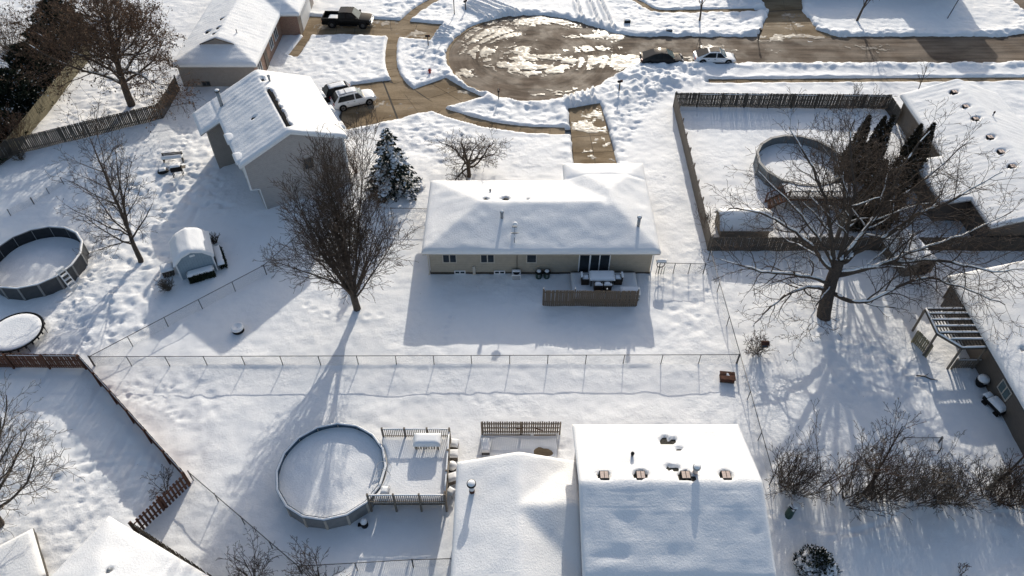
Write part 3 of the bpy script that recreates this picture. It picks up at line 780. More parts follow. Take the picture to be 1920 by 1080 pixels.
# --- beige hip roofed house in the middle
def house_middle():
    ox, oy = -7.0, 41.75
    H = thing('house', 'beige single storey house with snowy hip roof in the middle', 'house', (ox, oy, 0))
    W, D, GD = 18.55, 8.95, 11.4; gx0 = 11.5; zE = 2.66; s = .29
    main = hip(0, W, 0, D, s, zE); gar = lambda X, Y: zE + np.minimum(.355 * np.minimum(X - gx0, W + .05 - X), np.minimum(.245 * (GD - Y), .29 * Y))
    rects = [(0, W, 0, D), (gx0, W, D, GD)]
    hf = umax(main, gar)
    wall_box(H, 'wall', .45, W - .45, .45, D - .45, zE - .02, M['siding_beige'])
    wall_box(H, 'garage_wall', gx0 + .45, W - .453, D - .452, GD - .45, zE - .02, M['siding_beige'])
    MB().box(.40, W - .40, .40, D - .4, -.5, .14).build('foundation', M['joint'], H)
    roof = roof_parts(H, rects, hf, .24, 'trim_tan', seed=1, lump=1.1, holes=((6.45, 5.15, .38), (4.85, 5.0, .22), (8.3, 5.0, .1)))
    for x, w, n in ((2.05, 1.0, 2), (5.05, 1.0, 2), (8.55, .7, 1)):
        window(H, (x, .45, 1.72), w, .85, -math.pi / 2, 'trim_tan', n)
    # sliding patio door
    d = MB().box(-1.25, 1.25, -.03, .07, 1.02, 1.1).box(-1.25, -1.17, -.03, .07, -1.05, 1.02).box(1.17, 1.25, -.03, .07, -1.05, 1.02).box(-.42, -.30, -.03, .068, -1.05, 1.02).box(.36, .44, -.03, .066, -1.05, 1.02).build('patio_door', M['trim_white'], H, loc=(13.55, .4, 1.3))
    for a, b, gl in ((-1.17, -.42, 'glass'), (-.30, .36, 'glass'), (.44, 1.17, 'glass')): MB().box(a, b, -.01, .03, -1.05, 1.02).build('pane', M[gl], d)
    for x in (2.8, 6.0): window(H, (x, .41, .18), .75, .22, -math.pi / 2, 'trim_white', 2, .05)
    # gas meter column, hose reel, dryer vent, conduit to the dish
    MB().box(-.11, .11, -.14, 0, -.3, .75).box(-.03, .2, -.1, -.04, .4, .46).build('meter_box', M['trim_tan'], H, loc=(3.95, .45, .1))
    MB().cyl((0, -.05, -.2), (0, -.05, 1.9), .02, n=6).box(0, .3, -.12, -.01, -.1, .05).build('conduit', M['black'], H, loc=(7.4, .45, .3))
    MB().cyl((0, 0, 0), (0, -.1, 0), .1, n=12).build('dryer_vent', M['rust'], H, loc=(10.0, .45, .35))
    MB().cyl((0, 0, -.4), (0, 0, 2.35), .05, n=8).build('downspout', M['trim_white'], H, loc=(W - .38, .36, .1))
    MB().cyl((0, 0, .1), (-.1, -.1, -.3), .05, n=8).cyl((0, 0, .1), (0, 0, 2.4), .05, n=8).build('downspout', M['trim_tan'], H, loc=(.36, .36, .1))
    z = lambda x, y: at(hf, x, y) + .2
    pipe_vent(H, 6.2, 2.95, z(6.2, 2.95), .55, .12, 'galv', 'galv', .16)
    pipe_vent(H, 17.0, 2.3, z(17.0, 2.3), .85, .13, 'galv', 'galv', .19)
    pipe_vent(H, 5.2, 6.4, z(5.2, 6.4), .12, .07, 'galv', 'galv', .09, False, 'vent_pipe')
    MB().lathe([(.2, -.1), (.19, .12), (.12, .22), (.02, .25)], 12).build('roof_vent', M['snow_cap'], H, True, loc=(7.25, 2.35, z(7.25, 2.35)))
    MB().lathe([(.22, -.1), (.2, .02), (.05, .06)], 10).build('roof_vent', M['black'], H, True, loc=(6.5, 5.1, at(hf, 6.5, 5.1) + .1))
    MB().lathe([(.12, -.1), (.1, .12), (.05, .15)], 10).build('roof_vent', M['black'], H, True, loc=(4.85, 5.0, at(hf, 4.85, 5.0) + .1))
    # garage door at the back (faces the drive)
    g_ = MB().box(-2.3, 2.3, -.03, .03, 0, 2.1).build('garage_door', M['trim_white'], H, loc=(gx0 + 3.5, GD - .43, -.1))
    return H, ox, oy, hf
Hm, ox, oy, hf_m = house_middle()
# satellite dish (its own thing, bolted near the eave)
t = thing('satellite_dish', 'grey satellite dish above the beige house eave', 'dish', (ox + 7.2, oy + .75, at(hf_m, 7.2, .75) + .15))
MB().cyl((0, 0, -.25), (0, 0, .35), .03, n=8).cyl((0, .0, .35), (.0, .12, .5), .03, n=8).build('mast', M['galv'], t)
d = MB()
V = []; F = []; n = 16
for i, rr_ in enumerate((.02, .2, .36)):
    for k in range(n):
        a = 2 * math.pi * k / n; V.append((1.0 * rr_ * math.cos(a), .42 + .38 * rr_ * math.sin(a) * 1.0 - .25 * rr_ * rr_ * .3, .62 + rr_ * rr_ * .9 - .35 * rr_ * math.sin(a) * .55))
for i in range(2):
    for k in range(n): F.append((i*n+k, i*n+(k+1) % n, (i+1)*n+(k+1) % n, (i+1)*n+k))
F.append(tuple(range(n)))
d.add(V, F); dd = d.build('reflector', M['grey_plastic'], t, True)
sm = dd.modifiers.new('s', 'SOLIDIFY'); sm.thickness = .02
MB().cyl((0, .3, .55), (0, .75, 1.05), .018, n=6).build('feed_arm', M['galv'], t)
MB().box(-.2, .2, .7, .8, 1.02, 1.12).build('receiver', M['grey_plastic'], t)

# --- two storey grey house, turned
def house_two_storey():
    rz = R(27.5); x0, y0 = g(449, 314, 5.15)
    H = thing('house', 'two storey grey sided house with dark ridge vent strip', 'house', (x0, y0, 0), rz)
    W, L, zE, s = 9.35, 11.2, 5.15, .42
    ext0 = 7.6                                    # the roof reaches lower beyond here
    hf = gable_y(0, W, s, zE)
    rects = [(0, W, 0, L), (-1.9, 0, ext0, L)]
    def rip(X, Y): return (.013 + .007 * vnoise(X, Y, 1.7, 79)) * np.sin(Y * 2 * np.pi / .61 + .7 * vnoise(X, Y, 1.6, 70)) + .012 * vnoise(X, Y, .5, 73) * (X < W / 2) + .05 * np.minimum(0, vnoise(X, Y, .5, 71)) * np.exp(-(((X - 2) / 1.5) ** 2 + ((Y - 3.2) / 1.6) ** 2))
    holes = [(W / 2 + .14, y, .21) for y in np.arange(.9, 7.4, .2)] + [(W / 2 + .1, y, .15) for y in (9.0, 9.2, 9.4, 9.6)] + [(2.6, 4.6, .2)]
    wall_box(H, 'upper_wall', .3, W - .3, .3, L - .3, zE + .05, M['siding_grey'], 2.45)
    wall_box(H, 'lower_wall', 1.05, W - .35, .35, L - .35, 2.46, M['siding_grey'])
    MB().prism_dir([(.3, .3, zE + .04), (W - .3, .3, zE + .04), (W / 2, .3, zE + s * (W / 2) - .02)], (0, .2, 0)).build('gable_wall', M['siding_grey'], H)
    MB().prism_dir([(.3, L - .5, zE + .04), (W - .3, L - .5, zE + .04), (W / 2, L - .5, zE + s * (W / 2) - .02)], (0, .2, 0)).build('gable_wall', M['siding_grey'], H)
    wall_box(H, 'wing_wall', -1.3, .32, ext0 + .9, L - .32, zE - .75, M['siding_taupe'])  # darker than the grey siding; shade under the low roof put into its colour
    for x in (.3, W - .42): MB().box(x - .02, x + .12, .26, .4, 2.45, zE - .02).build('corner_board', M['trim_white'], H)
    roof = roof_parts(H, rects, hf, .22, 'fascia', holes, rip, seed=5, fdepth=.18)
    for a, b in ((0, 1), (W / 2, -1)):            # rake boards on the gable
        MB().bar((0 if b > 0 else W, -.035, zE - .06), (W / 2, -.035, zE + s * W / 2 - .06), .03, .2).build('rake_board', M['trim_white'], H)
    MB().box(-.1, .13, .7, 7.3, -.08, .1).build('ridge_vent', M['rubber'], H, loc=(W / 2 + .12, 0, zE + s * W / 2 + .03))
    # two narrow windows under small snow covered hoods on the left side
    for y in (1.1, 4.3):
        window(H, (.3, y, zE - .95), .8, 1.25, math.pi, 'trim_white', 1)
        w = MB().box(-.14, .5, -.62, .62, -.06, .06).build('window_hood', M['trim_white'], H, loc=(.0, y, zE + .02))
        MB().pillow(-.16, 1.1, -.75, .75, .06, .36, 14, .7).build('hood_snow', M['roof_snow'], w, True)
    window(H, (.29, 2.7, zE - 1.3), 1.2, .9, math.pi, 'trim_white', 2)
    window(H, (5.6, .3, 3.5), .75, 1.05, -math.pi / 2, 'siding_taupe', 1)
    window(H, (.98, 4.2, 1.3), 1.6, 1.7, math.pi, 'trim_white', 2)
    # white pipe brace and downspout at the corner
    MB().cyl((.32, .28, 2.45), (1.05, .28, 2.3), .05, n=8).cyl((1.05, .28, 2.3), (1.15, .28, -.4), .05, n=8).build('downspout', M['trim_white'], H)
    for y in (2.2, 5.2, 8.0):
        MB().pillow(-.1, .35, -.5, .5, 0, .22, 8, .2).build('gutter_snow', M['roof_snow'], H, True, loc=(W - .02, y, zE - .12))
        MB().box(-.1, .4, -.55, .55, -.08, 0).build('gutter', M['trim_white'], H, loc=(W - .02, y, zE - .12))
    pipe_vent(H, .7, 9.3, at(hf, .7, 9.3) + .15, 1.45, .16, 'galv', 'galv_dark', .24)
    pipe_vent(H, 5.3, 8.9, at(hf, 5.3, 8.9) + .15, .5, .09, 'galv', 'galv', .13, False, 'vent_pipe')
    MB().lathe([(.2, -.1), (.2, .06), (.1, .12)], 10).build('roof_vent', M['black'], H, True, loc=(2.6, 4.6, at(hf, 2.6, 4.6) + .1))
    # garage door towards the drive
    MB().box(-.03, .03, -2.4, 2.4, 0, 2.2).build('garage_door', M['trim_white'], H, loc=(W - .33, 5.2, -.2))
    return H
house_two_storey()

# --- long house at the top left
def house_top_left():
    x0, y0 = -35.75, 70.35
    H = thing('house', 'long grey house with dutch gable and brick front, top left corner', 'house', (x0, y0, 0))
    W, L, zE, s = 8.9, 26.0, 2.65, .37; cut = 2.6; wing0, wingx = 11.6, 11.1
    def main(X, Y): return zE + s * np.minimum(np.minimum(X, W - X), np.where(Y < cut, Y, 99))
    wing = hip(2.0, wingx, wing0, wing0 + 9.0, s, zE)
    hf = umax(main, wing)
    rects = [(0, W, 0, L), (W, wingx, wing0, wing0 + 9.0)]
    wall_box(H, 'wall', .4, W - .42, .4, L - .4, zE - .02, M['siding_taupe'])
    MB().box(W - .44, W - .4, .39, wing0 + .4, -.5, zE - .03).build('brick_front', M['brick'], H)
    wall_box(H, 'garage_wall', W - .5, wingx - .42, wing0 + .42, wing0 + 8.6, zE - .02, M['siding_taupe'])
    MB().box(W - .41, wingx - .41, wing0 + .38, wing0 + .42, -.5, zE - .03).build('brick_front', M['brick'], H)
    MB().box(-.03, .03, -2.5, 2.5, 0, 2.15).build('garage_door', M['trim_white'], H, loc=(wingx - .42, wing0 + 4.3, -.2))
    hs = [(3.75, 7.4, .26), (2.7, 5.2, .34), (4.0, 5.1, .22), (3.9, 3.9, .2)]
    def rip(X, Y): return (.008 + .007 * vnoise(X, Y, 2.1, 69)) * np.sin(Y * 2 * np.pi / .61 + .8 * vnoise(X, Y, 2.0, 72))
    roof_parts(H, rects, hf, .2, 'fascia', hs, rip, seed=9, blur=1)
    gz = zE + s * cut; hw = W / 2 - cut; ap = zE + s * W / 2
    MB().prism_dir([(W/2 - hw * .86, cut - .12, gz + .2), (W/2 + hw * .86, cut - .12, gz + .2), (W/2, cut - .12, ap + .12)], (0, .1, 0)).build('gablet', M['siding_taupe'], H)
    for sg in (-1, 1): MB().bar((W/2 + sg * hw * .98, cut - .16, gz + .2), (W/2, cut - .16, ap + .18), .06, .1).build('gablet_trim', M['fascia_dark'], H)
    for x, y, _ in hs: MB().lathe([(.24, -.1), (.22, .08), (.1, .14)], 10).build('roof_vent', M['black'], H, True, loc=(x, y, at(hf, x, y) + .08))
    pipe_vent(H, 6.0, 4.8, at(hf, 6.0, 4.8) + .15, .25, .05, 'galv', 'galv', .06, False, 'vent_pipe')
    window(H, (2.9, .4, .35), .75, .4, -math.pi / 2, 'fascia_dark', 2)
    for y in (2.0, 7.4, 9.6): window(H, (W - .4, y, 1.45), 1.2, 1.3, 0, 'trim_white', 2)
    MB().box(0, .08, -.5, .5, 0, 2.1).build('front_door', M['siding_brown'], H, loc=(W - .4, 4.6, -.1))
house_top_left()

# --- near house: low left wing and tall right block
def house_near():
    x0, y0 = g(1074, 797, 5.35)
    x1 = g(1383, 797, 5.35)[0]
    W = x1 - x0; zE = 5.3; s = .325; D = 9.1
    H = thing('house', 'near two part house with white roofs and four square vents', 'house', (x0, y0 - D, 0))
    hf = gable_x(0, D, s, zE)
    def rip(X, Y): return .026 * np.sin(Y * 2 * np.pi / .38) * sstep(.4, .1, np.abs(Y - 4.3) - .95) * (.6 + .6 * vnoise(X, Y, 1.3, 74)) + .06 * np.minimum(0, vnoise(X, Y * 2.5, 1.1, 75)) * np.exp(-((Y - .9) / .5) ** 2) + .007 * np.sin(Y * 2 * np.pi / .38 + 1.5 * vnoise(X, Y, 1.2, 78)) * sstep(3.6, 3.2, Y) + .04 * np.minimum(0, vnoise(X, Y, .8, 76)) * sstep(3.6, 3.2, Y) * sstep(1.5, 2.2, Y)
    vents = [(1.35, 4.98), (3.3, 4.98), (5.7, 4.98), (7.85, 4.98)]
    holes = [(x, y + .02, .34) for x, y in vents] + [(5.12, 7.75, .3), (5.6, 7.72, .26), (5.35, 7.6, .2), (5.75, 7.05, .16), (4.95, 5.62, .2), (5.3, 5.52, .22), (5.95, 4.9, .34)]
    wall_box(H, 'wall', .25, W - .25, .35, D - .35, zE - .02, M['siding_grey'])
    for x in (.25, W - .45): MB().prism_dir([(x, .35, zE - .03), (x, D - .35, zE - .03), (x, D / 2, zE + s * D / 2 - .12)], (.2, 0, 0)).build('gable_wall', M['siding_grey'], H)
    roof_parts(H, [(0, W, 0, D)], hf, .18, 'trim_white', holes, rip, seed=13, fdepth=.2, blur=1)
    for x, y in vents: box_vent(H, x, y, at(hf, x, y) + .1, 0, .5)
    pipe_vent(H, 6.25, 5.2, at(hf, 6.25, 5.2) + .1, .5, .14, 'vent_copper', 'grey_plastic', .21)
    pipe_vent(H, 3.05, 6.4, at(hf, 3.05, 6.4) + .1, .28, .08, 'galv', 'black', .1, False, 'vent_pipe')
    # low wing to the left
    lx0 = g(858, 868, 2.85)[0] - x0; ly = g(858, 868, 2.85)[1] - (y0 - D); lx1 = .22
    zl = 2.8; sl = .32
    lowg = gable_y(lx0, lx1 + .3, sl, zl)
    yc = g(1030, 957, 3.6)[1] - (y0 - D)
    def cricket(X, Y): return zl + 1.32 - .34 * np.abs(Y - yc) - .02 * np.abs(X - lx1)
    lowf = umax(lowg, lambda X, Y: np.where(X > (lx0 + lx1) / 2 + .1, cricket(X, Y), -9))
    low = [(lx0, lx1, -6.0, ly)]
    wall_box(H, 'wing_wall', lx0 + .3, .26, -5.7, ly - .3, zl - .02, M['siding_grey'])
    MB().prism_dir([(lx0 + .3, ly - .5, zl - .03), (lx1, ly - .5, zl - .03), ((lx0 + lx1) / 2, ly - .5, zl + sl * 3.4)], (0, .2, 0)).build('gable_wall', M['siding_grey'], H)
    roof_parts(H, low, lowf, .24, 'trim_white', (), None, seed=17, fdepth=.18, lump=.8)
    px, py = g(885, 922, 3.4)
    lxp, lyp = px - x0, py - (y0 - D)
    pipe_vent(H, lxp, lyp, at(lowf, lxp, lyp) + .15, .95, .155, 'stain_white', 'black', .27)
    MB().cyl((0, 0, .14), (0, 0, .42), .163, n=12).build('rust_band', M['rust'], H, True, loc=(lxp, lyp, at(lowf, lxp, lyp) + .15))
house_near()

# --- house on the right with a row of vents
def house_right_top():
    x0, y0 = 38.6, 44.7
    H = thing('house', 'long brown sided house with row of square vents, right edge', 'house', (x0, y0, 0))
    W, L, zE, s = 9.6, 19.9, 2.7, .35
    main = gable_y(0, W, s, zE)
    wing = gable_y(-2.4, 6.0, s * .75, zE - .35)
    hf = lambda X, Y: np.where(X < 0, zE + s * X * .6, main(X, Y))
    wall_box(H, 'wall', .4, W - .4, .4, L - .4, zE - .02, M['siding_brown'])
    for y in (.4, L - .6): MB().prism_dir([(.4, y, zE - .03), (W - .4, y, zE - .03), (W / 2, y, zE + s * W / 2 - .15)], (0, .2, 0)).build('gable_wall', M['siding_brown'], H)
    wall_box(H, 'porch_wall', -2.1, .41, 4.0, 9.2, zE - .75, M['siding_brown'])
    vy = [2.2, 4.7, 6.9, 8.6, 10.9, 13.6, 16.6]
    vents = [(3.9, g(1788 + (1892 - 1788) * k / 5, 173 + (310 - 173) * k / 5, 4.2)[1] - y0) for k in (0, 1, 1.85, 3.1, 4.1, 5.1)]
    hs = [(x, y, .3) for x, y in vents]
    def rip(X, Y): return (.008 + .007 * vnoise(X, Y, 2.1, 68)) * np.sin(Y * 2 * np.pi / .61 + .8 * vnoise(X, Y, 2.0, 77))
    roof_parts(H, [(0, W, 0, L), (-2.4, 0, 3.6, 9.6)], hf, .22, 'fascia', hs, rip, seed=21)
    for x, y in vents: box_vent(H, x, y, at(hf, x, y) + .1, 0, .5)
    pipe_vent(H, 5.6, vents[2][1] + .4, at(hf, 5.6, vents[2][1]) + .1, .4, .06, 'galv', 'black', .08, False, 'vent_pipe')
    window(H, (5.2, .4, 1.4), 1.4, 1.1, -math.pi / 2, 'trim_white', 2)
house_right_top()

# --- brown house at the lower right
def house_right_low():
    x0, y1 = 32.85, 39.1
    L = 22.0
    H = thing('house', 'dark brown sided house with snowy roof at lower right edge', 'house', (x0, y1 - L, 0))
    W, zE, s = 11.0, 2.7, .33
    hf = gable_y(0, W, s, zE)
    wall_box(H, 'wall', .4, W - .4, .4, L - .4, zE - .02, M['siding_brown'])
    MB().prism_dir([(.4, L - .6, zE - .03), (W - .4, L - .6, zE - .03), (W / 2, L - .6, zE + s * W / 2 - .15)], (0, .2, 0)).build('gable_wall', M['siding_brown'], H)
    MB().prism_dir([(.4, .4, zE - .03), (W - .4, .4, zE - .03), (W / 2, .4, zE + s * W / 2 - .15)], (0, .2, 0)).build('gable_wall', M['siding_brown'], H)
    roof_parts(H, [(0, W, 0, L)], hf, .24, 'fascia_dark', ((1.6, 14.4, .2),), None, seed=25)
    window(H, (.4, g(1887, 735, 1.3)[1] - (y1 - L), 1.5), 1.1, .8, math.pi, 'trim_tan', 2, glass='glass_light')
house_right_low()

# --- bottom left house roof, with the frame cutting it
def house_bottom_left():
    zE = 2.9
    apex = Vector(g(205, 970, zE)); right = Vector(g(392, 1082, zE)); left = Vector(g(70, 1100, zE))
    u = (right - apex).normalized(); rz = math.atan2(u.y, u.x)
    H = thing('house', 'white roofed house cut off by the bottom left frame edge', 'house', (apex.x, apex.y, 0), rz)
    L = 12.0; Dp = 8.0; s = .3
    # local x along the eave, -y towards the viewer
    hf = hip(0, L, -Dp, 0, s, zE)
    wall_box(H, 'wall', .4, L - .4, -Dp + .4, -.4, zE - .02, M['siding_tan'])
    roof_parts(H, [(0, L, -Dp, 0)], hf, .22, 'fascia', ((3.0, -2.3, .16),), None, seed=29)
    MB().lathe([(.12, -.1), (.1, .15), (.05, .18)], 10).build('roof_vent', M['galv'], H, True, loc=(3.0, -2.3, at(hf, 3.0, -2.3) + .1))
house_bottom_left()

# --- low platform at the far lower left
ax, ay = g(62, 990, .45)
t = thing('low_deck', 'low snow covered platform with black edge, bottom left corner', 'platform', (ax, ay, 0), R(36))
MB().box(-5.0, -.05, -3.4, -.05, -.3, .3).build('frame', M['wood_grey_dark'], t)
r_ = MB().box(-5.2, 0, -3.6, 0, .3, .42).build('edge_board', M['fascia_dark'], t)
MB().pillow(-5.15, -.03, -3.55, -.03, .422, .16, 14, .2).build('platform_snow', M['roof_snow'], r_, True)

# --- house across the street, just beyond the top of the frame (casts the shadow on the street)
def house_across():
    H = thing('house', 'house across the street whose shadow falls over the road', 'house', (50.2, 93.2, 0))
    W, L = 7.8, 11.0; zE = 6.0; s = .72
    wall_box(H, 'wall', .3, W - .3, .3, L, zE, M['siding_grey'])
    MB().prism_dir([(.3, .3, zE - .02), (W - .3, .3, zE - .02), (W / 2, .3, zE + s * W / 2 - .1)], (0, .2, 0)).build('gable_wall', M['siding_grey'], H)
    roof_parts(H, [(0, W, 0, L)], gable_y(0, W, s, zE), .2, seed=33)
    wall_box(H, 'garage_wall', -21, .28, .8, L, 2.7, M['siding_grey'])
    roof_parts(H, [(-21.4, .25, .4, L)], gable_x(.4, L, .35, 2.7), .2, seed=34)
    for x in (2.2, 5.4): window(H, (x, .3, 4.4), 1.1, 1.2, -math.pi / 2, 'trim_white', 2)
house_across()
# ------------------------------------------------------------------ trees and shrubs
UP = Vector((0, 0, 1))
def rvec(rr): return Vector((rr.gauss(0, 1), rr.gauss(0, 1), rr.gauss(0, 1)))
def perp(d, az):
    a = d.cross(UP) if abs(d.z) < .95 else d.cross(Vector((1, 0, 0)))
    a.normalize(); b = d.cross(a); return a * math.cos(az) + b * math.sin(az)
def grow(rr, out, p, d, L, r, lvl, S):
    """one branch and all it carries; out gets (pts, radii, level)"""
    k = S['seg'][min(lvl, len(S['seg']) - 1)]
    pts = [p.copy()]; dirs = [d.copy()]
    w = S['wob'][min(lvl, len(S['wob']) - 1)]; up = S['up'][min(lvl, len(S['up']) - 1)]
    for i in range(k):
        d = (d + rvec(rr) * w + UP * up).normalized()
        if p.z < .6 and d.z < 0: d.z = abs(d.z) * .3
        p = p + d * (L / k); pts.append(p.copy()); dirs.append(d.copy())
    tp = S['taper'][min(lvl, len(S['taper']) - 1)]
    rad = [max(S['rmin'], r * (1 - (1 - tp) * (i / k) ** .9)) for i in range(k + 1)]
    out.append((pts, rad, lvl))
    spawn(rr, out, pts, dirs, L, r, lvl, S)
def spawn(rr, out, pts, dirs, L, r, lvl, S):
    k = len(pts) - 1; tp = S['taper'][min(lvl, len(S['taper']) - 1)]
    if lvl + 1 >= S['levels']: return
    n = S['n'][lvl]; n = max(1, int(round(n * min(1.25, max(.35, L / S['Lref'][lvl])))))
    t0 = S['t0'][lvl]; az = rr.uniform(0, 6.28)
    for c in range(n):
        t = t0 + (1 - t0) * ((c + rr.uniform(.1, .9)) / n)
        f = t * k; i = min(k - 1, int(f)); q = pts[i].lerp(pts[i + 1], f - i); dd = dirs[i].lerp(dirs[i + 1], f - i).normalized()
        az += 2.4 + rr.uniform(-.5, .5)
        an = R(S['ang'][lvl]) * (rr.uniform(.7, 1.3) if not (lvl == 0 and S.get('fan')) else rr.uniform(.25, 1.3))
        cd = (dd * math.cos(an) + perp(dd, az) * math.sin(an)).normalized()
        cl = L * S['lr'][lvl] * rr.uniform(.7, 1.25) * (1.15 - .6 * t)
        if lvl == 0 and S.get('fan'): cl *= 1.12 - .55 * an
        cr = max(S['rmin'], (r + (r * tp - r) * t) * S['rr'][lvl])
        grow(rr, out, q, cd, cl, cr, lvl + 1, S)
def limb(rr, out, path, loc, r, lvl, S, t_end=None):
    """a limb along given points (photo position + height), carrying its own branches"""
    P = [Vector((g(x, y, z)[0] - loc[0], g(x, y, z)[1] - loc[1], z + .15)) for x, y, z in path]
    Q = [P[0]] + P + [P[-1]]; pts = []
    for i in range(1, len(Q) - 2):
        for q in range(4):
            t = q / 4; p0, p1, p2, p3 = Q[i - 1:i + 3]
            pts.append(.5 * ((2 * p1) + (p2 - p0) * t + (2*p0 - 5*p1 + 4*p2 - p3) * t * t + (3*p1 - p0 - 3*p2 + p3) * t ** 3) + rvec(rr) * (.05 if lvl else .01))
    pts.append(P[-1]); L = sum((b - a).length for a, b in zip(pts[:-1], pts[1:]))
    dirs = [(pts[min(i + 1, len(pts) - 1)] - pts[max(0, i - 1)]).normalized() for i in range(len(pts))]
    tp = S['taper'][lvl] if t_end is None else t_end; k = len(pts) - 1
    out.append((pts, [max(S['rmin'], r * (1 - (1 - tp) * (i / k) ** .9)) for i in range(k + 1)], lvl))
    spawn(rr, out, pts, dirs, L, r, lvl, S)
def branch_objs(root, out, bark, twig, snow_min=None, snow_mat='snow_cap', thick=.05):
    def sides(r): return 8 if r > .12 else (5 if r > .045 else (4 if r > .022 else 3))
    tr = [(p, r, sides(r[0])) for p, r, l in out if l == 0]
    cr = [(p, r, sides(r[0])) for p, r, l in out if l > 0]
    big = [b for b in cr if b[1][0] > thick]; fine = [b for b in cr if b[1][0] <= thick]
    if tr: V, F = tubes(tr); add_mesh('trunk', mesh_np('trunk', V, F), M[bark], root, True)
    if big: V, F = tubes(big); add_mesh('limbs', mesh_np('limbs', V, F), M[bark], root, True)
    if fine: V, F = tubes(fine); add_mesh('crown', mesh_np('crown', V, F), M[twig], root)['kind'] = 'stuff'
    if snow_min:
        sn = []
        rr = random.Random(5)
        for p, r, l in out:
            if l == 0 or r[0] < snow_min: continue
            run_p, run_r = [], []
            def flush():
                if len(run_p) > 2: run_r[0] *= .2; run_r[-1] *= .2; sn.append((list(run_p), list(run_r), 5))
                run_p.clear(); run_r.clear()
            for i in range(len(p) - 1):
                dz = (p[i + 1] - p[i]).normalized().z
                if abs(dz) < .78 and r[i] > snow_min * .5 and rr.random() < .8:
                    if not run_p: run_p.append(p[i] + UP * r[i] * .75); run_r.append(r[i] * .75)
                    m = p[i].lerp(p[i + 1], .5); run_p.append(m + UP * r[i] * .85); run_r.append(r[i] * .85)
                    run_p.append(p[i + 1] + UP * r[i + 1] * .75); run_r.append(r[i + 1] * .75)
                else: flush()
            flush()
        if sn: V, F = tubes(sn); add_mesh('branch_snow', mesh_np('branch_snow', V, F), M[snow_mat], root, True)['kind'] = 'stuff'
BASE = dict(levels=5, seg=[6, 8, 5, 4, 3], wob=[.05, .10, .14, .18, .2], up=[.05, .05, .03, .02, .0], taper=[.7, .25, .3, .4, .6], rmin=.011,
            n=[8, 14, 6, 4], t0=[.7, .2, .2, .2], ang=[35, 38, 40, 42], lr=[4, .42, .5, .5], rr=[.5, .45, .5, .6], Lref=[2, 8, 3, 1.4])
def S_(**k): d = dict(BASE); d.update(k); return d
def tree(name, label, cat, loc, S, L, r, seed, lean=(0, 0), bark='bark', twig='twig', snow_min=None, group=None, thick=.05):
    root = thing(name, label, cat, (loc[0], loc[1], -.15), 0, group); rr = random.Random(seed); out = []
    grow(rr, out, Vector((0, 0, 0)), Vector((lean[0], lean[1], 1)).normalized(), L, r, 0, S)
    branch_objs(root, out, bark, twig, snow_min, thick=thick)
    return root, out

# vase shaped tree in the middle garden
S = S_(fan=1, levels=5, n=[26, 17, 6, 4], t0=[.36, .18, .15, .2], ang=[31, 25, 30, 34], lr=[5.0, .36, .52, .5], Lref=[2.6, 10, 3, 1.4], up=[.02, .045, .05, .03, .0], wob=[.03, .05, .09, .13, .15], rr=[.34, .40, .5, .6], taper=[.85, .2, .3, .4, .6], rmin=.012)
tree('maple_tree', 'tall bare vase shaped tree left of the beige house', 'tree', g(670, 580), S, 2.7, .30, 11, (.0, .02), 'bark', 'twig')
# left garden tree
S = S_(levels=5, n=[19, 9, 6, 3], t0=[.18, .15, .15, .2], ang=[42, 40, 40, 40], lr=[.40, .48, .5, .5], Lref=[11, 5, 2.2, 1], up=[.02, .05, .03, .02, 0], taper=[.12, .25, .3, .4, .6], rr=[.5, .5, .5, .6], wob=[.05, .11, .14, .18, .2], rmin=.011)
tl = g(265, 492); root = thing('garden_tree', 'bare spreading tree between round pool and blue shed', 'tree', (*tl, -.15)); rr = random.Random(24); out = []
limb(rr, out, [(265, 492, -.1), (252, 462, 1.2), (238, 425, 3.0), (215, 370, 5.6), (190, 310, 8.6), (168, 258, 11.5)], tl, .23, 0, S)
limb(rr, out, [(240, 430, 2.8), (232, 385, 4.8), (222, 330, 7.4), (216, 275, 10.2)], tl, .13, 0, S)
limb(rr, out, [(248, 445, 2.2), (215, 430, 3.0), (170, 410, 4.0), (125, 385, 5.0)], tl, .08, 1, S)
limb(rr, out, [(250, 450, 1.9), (225, 455, 2.2), (190, 465, 2.4), (160, 480, 2.4)], tl, .06, 1, S)
branch_objs(root, out, 'bark', 'twig')
# large spreading tree on the right with snow on its limbs
S = S_(levels=6, n=[14, 10, 6, 4, 3], t0=[.42, .22, .15, .15, .2], ang=[60, 42, 42, 45, 45], lr=[5.0, .5, .52, .55, .5], Lref=[2.6, 10, 5, 2.5, 1.3], seg=[5, 11, 7, 5, 3, 2], up=[.02, .012, .02, .02, .0, 0], wob=[.05, .15, .17, .2, .22, .22], taper=[.85, .22, .28, .35, .5, .7], rr=[.50, .52, .52, .55, .6], rmin=.011)
S = S_(levels=5, n=[1, 13, 7, 5], t0=[.9, .16, .15, .15], ang=[40, 46, 44, 46], lr=[.3, .36, .52, .55], Lref=[99, 9, 3.5, 1.8], seg=[5, 8, 7, 5, 3], up=[0, .0, .02, .02, 0], wob=[.05, .12, .16, .2, .22], taper=[.75, .16, .28, .4, .6], rr=[.5, .48, .52, .55], rmin=.0115)
tl = g(1545, 592); root = thing('spreading_tree', 'huge bare tree with snow lined limbs in the right garden', 'tree', (*tl, -.15)); rr = random.Random(43); out = []
limb(rr, out, [(1543, 598, -.25), (1550, 562, 1.2), (1560, 525, 2.5), (1574, 488, 3.9)], tl, .56, 0, S)
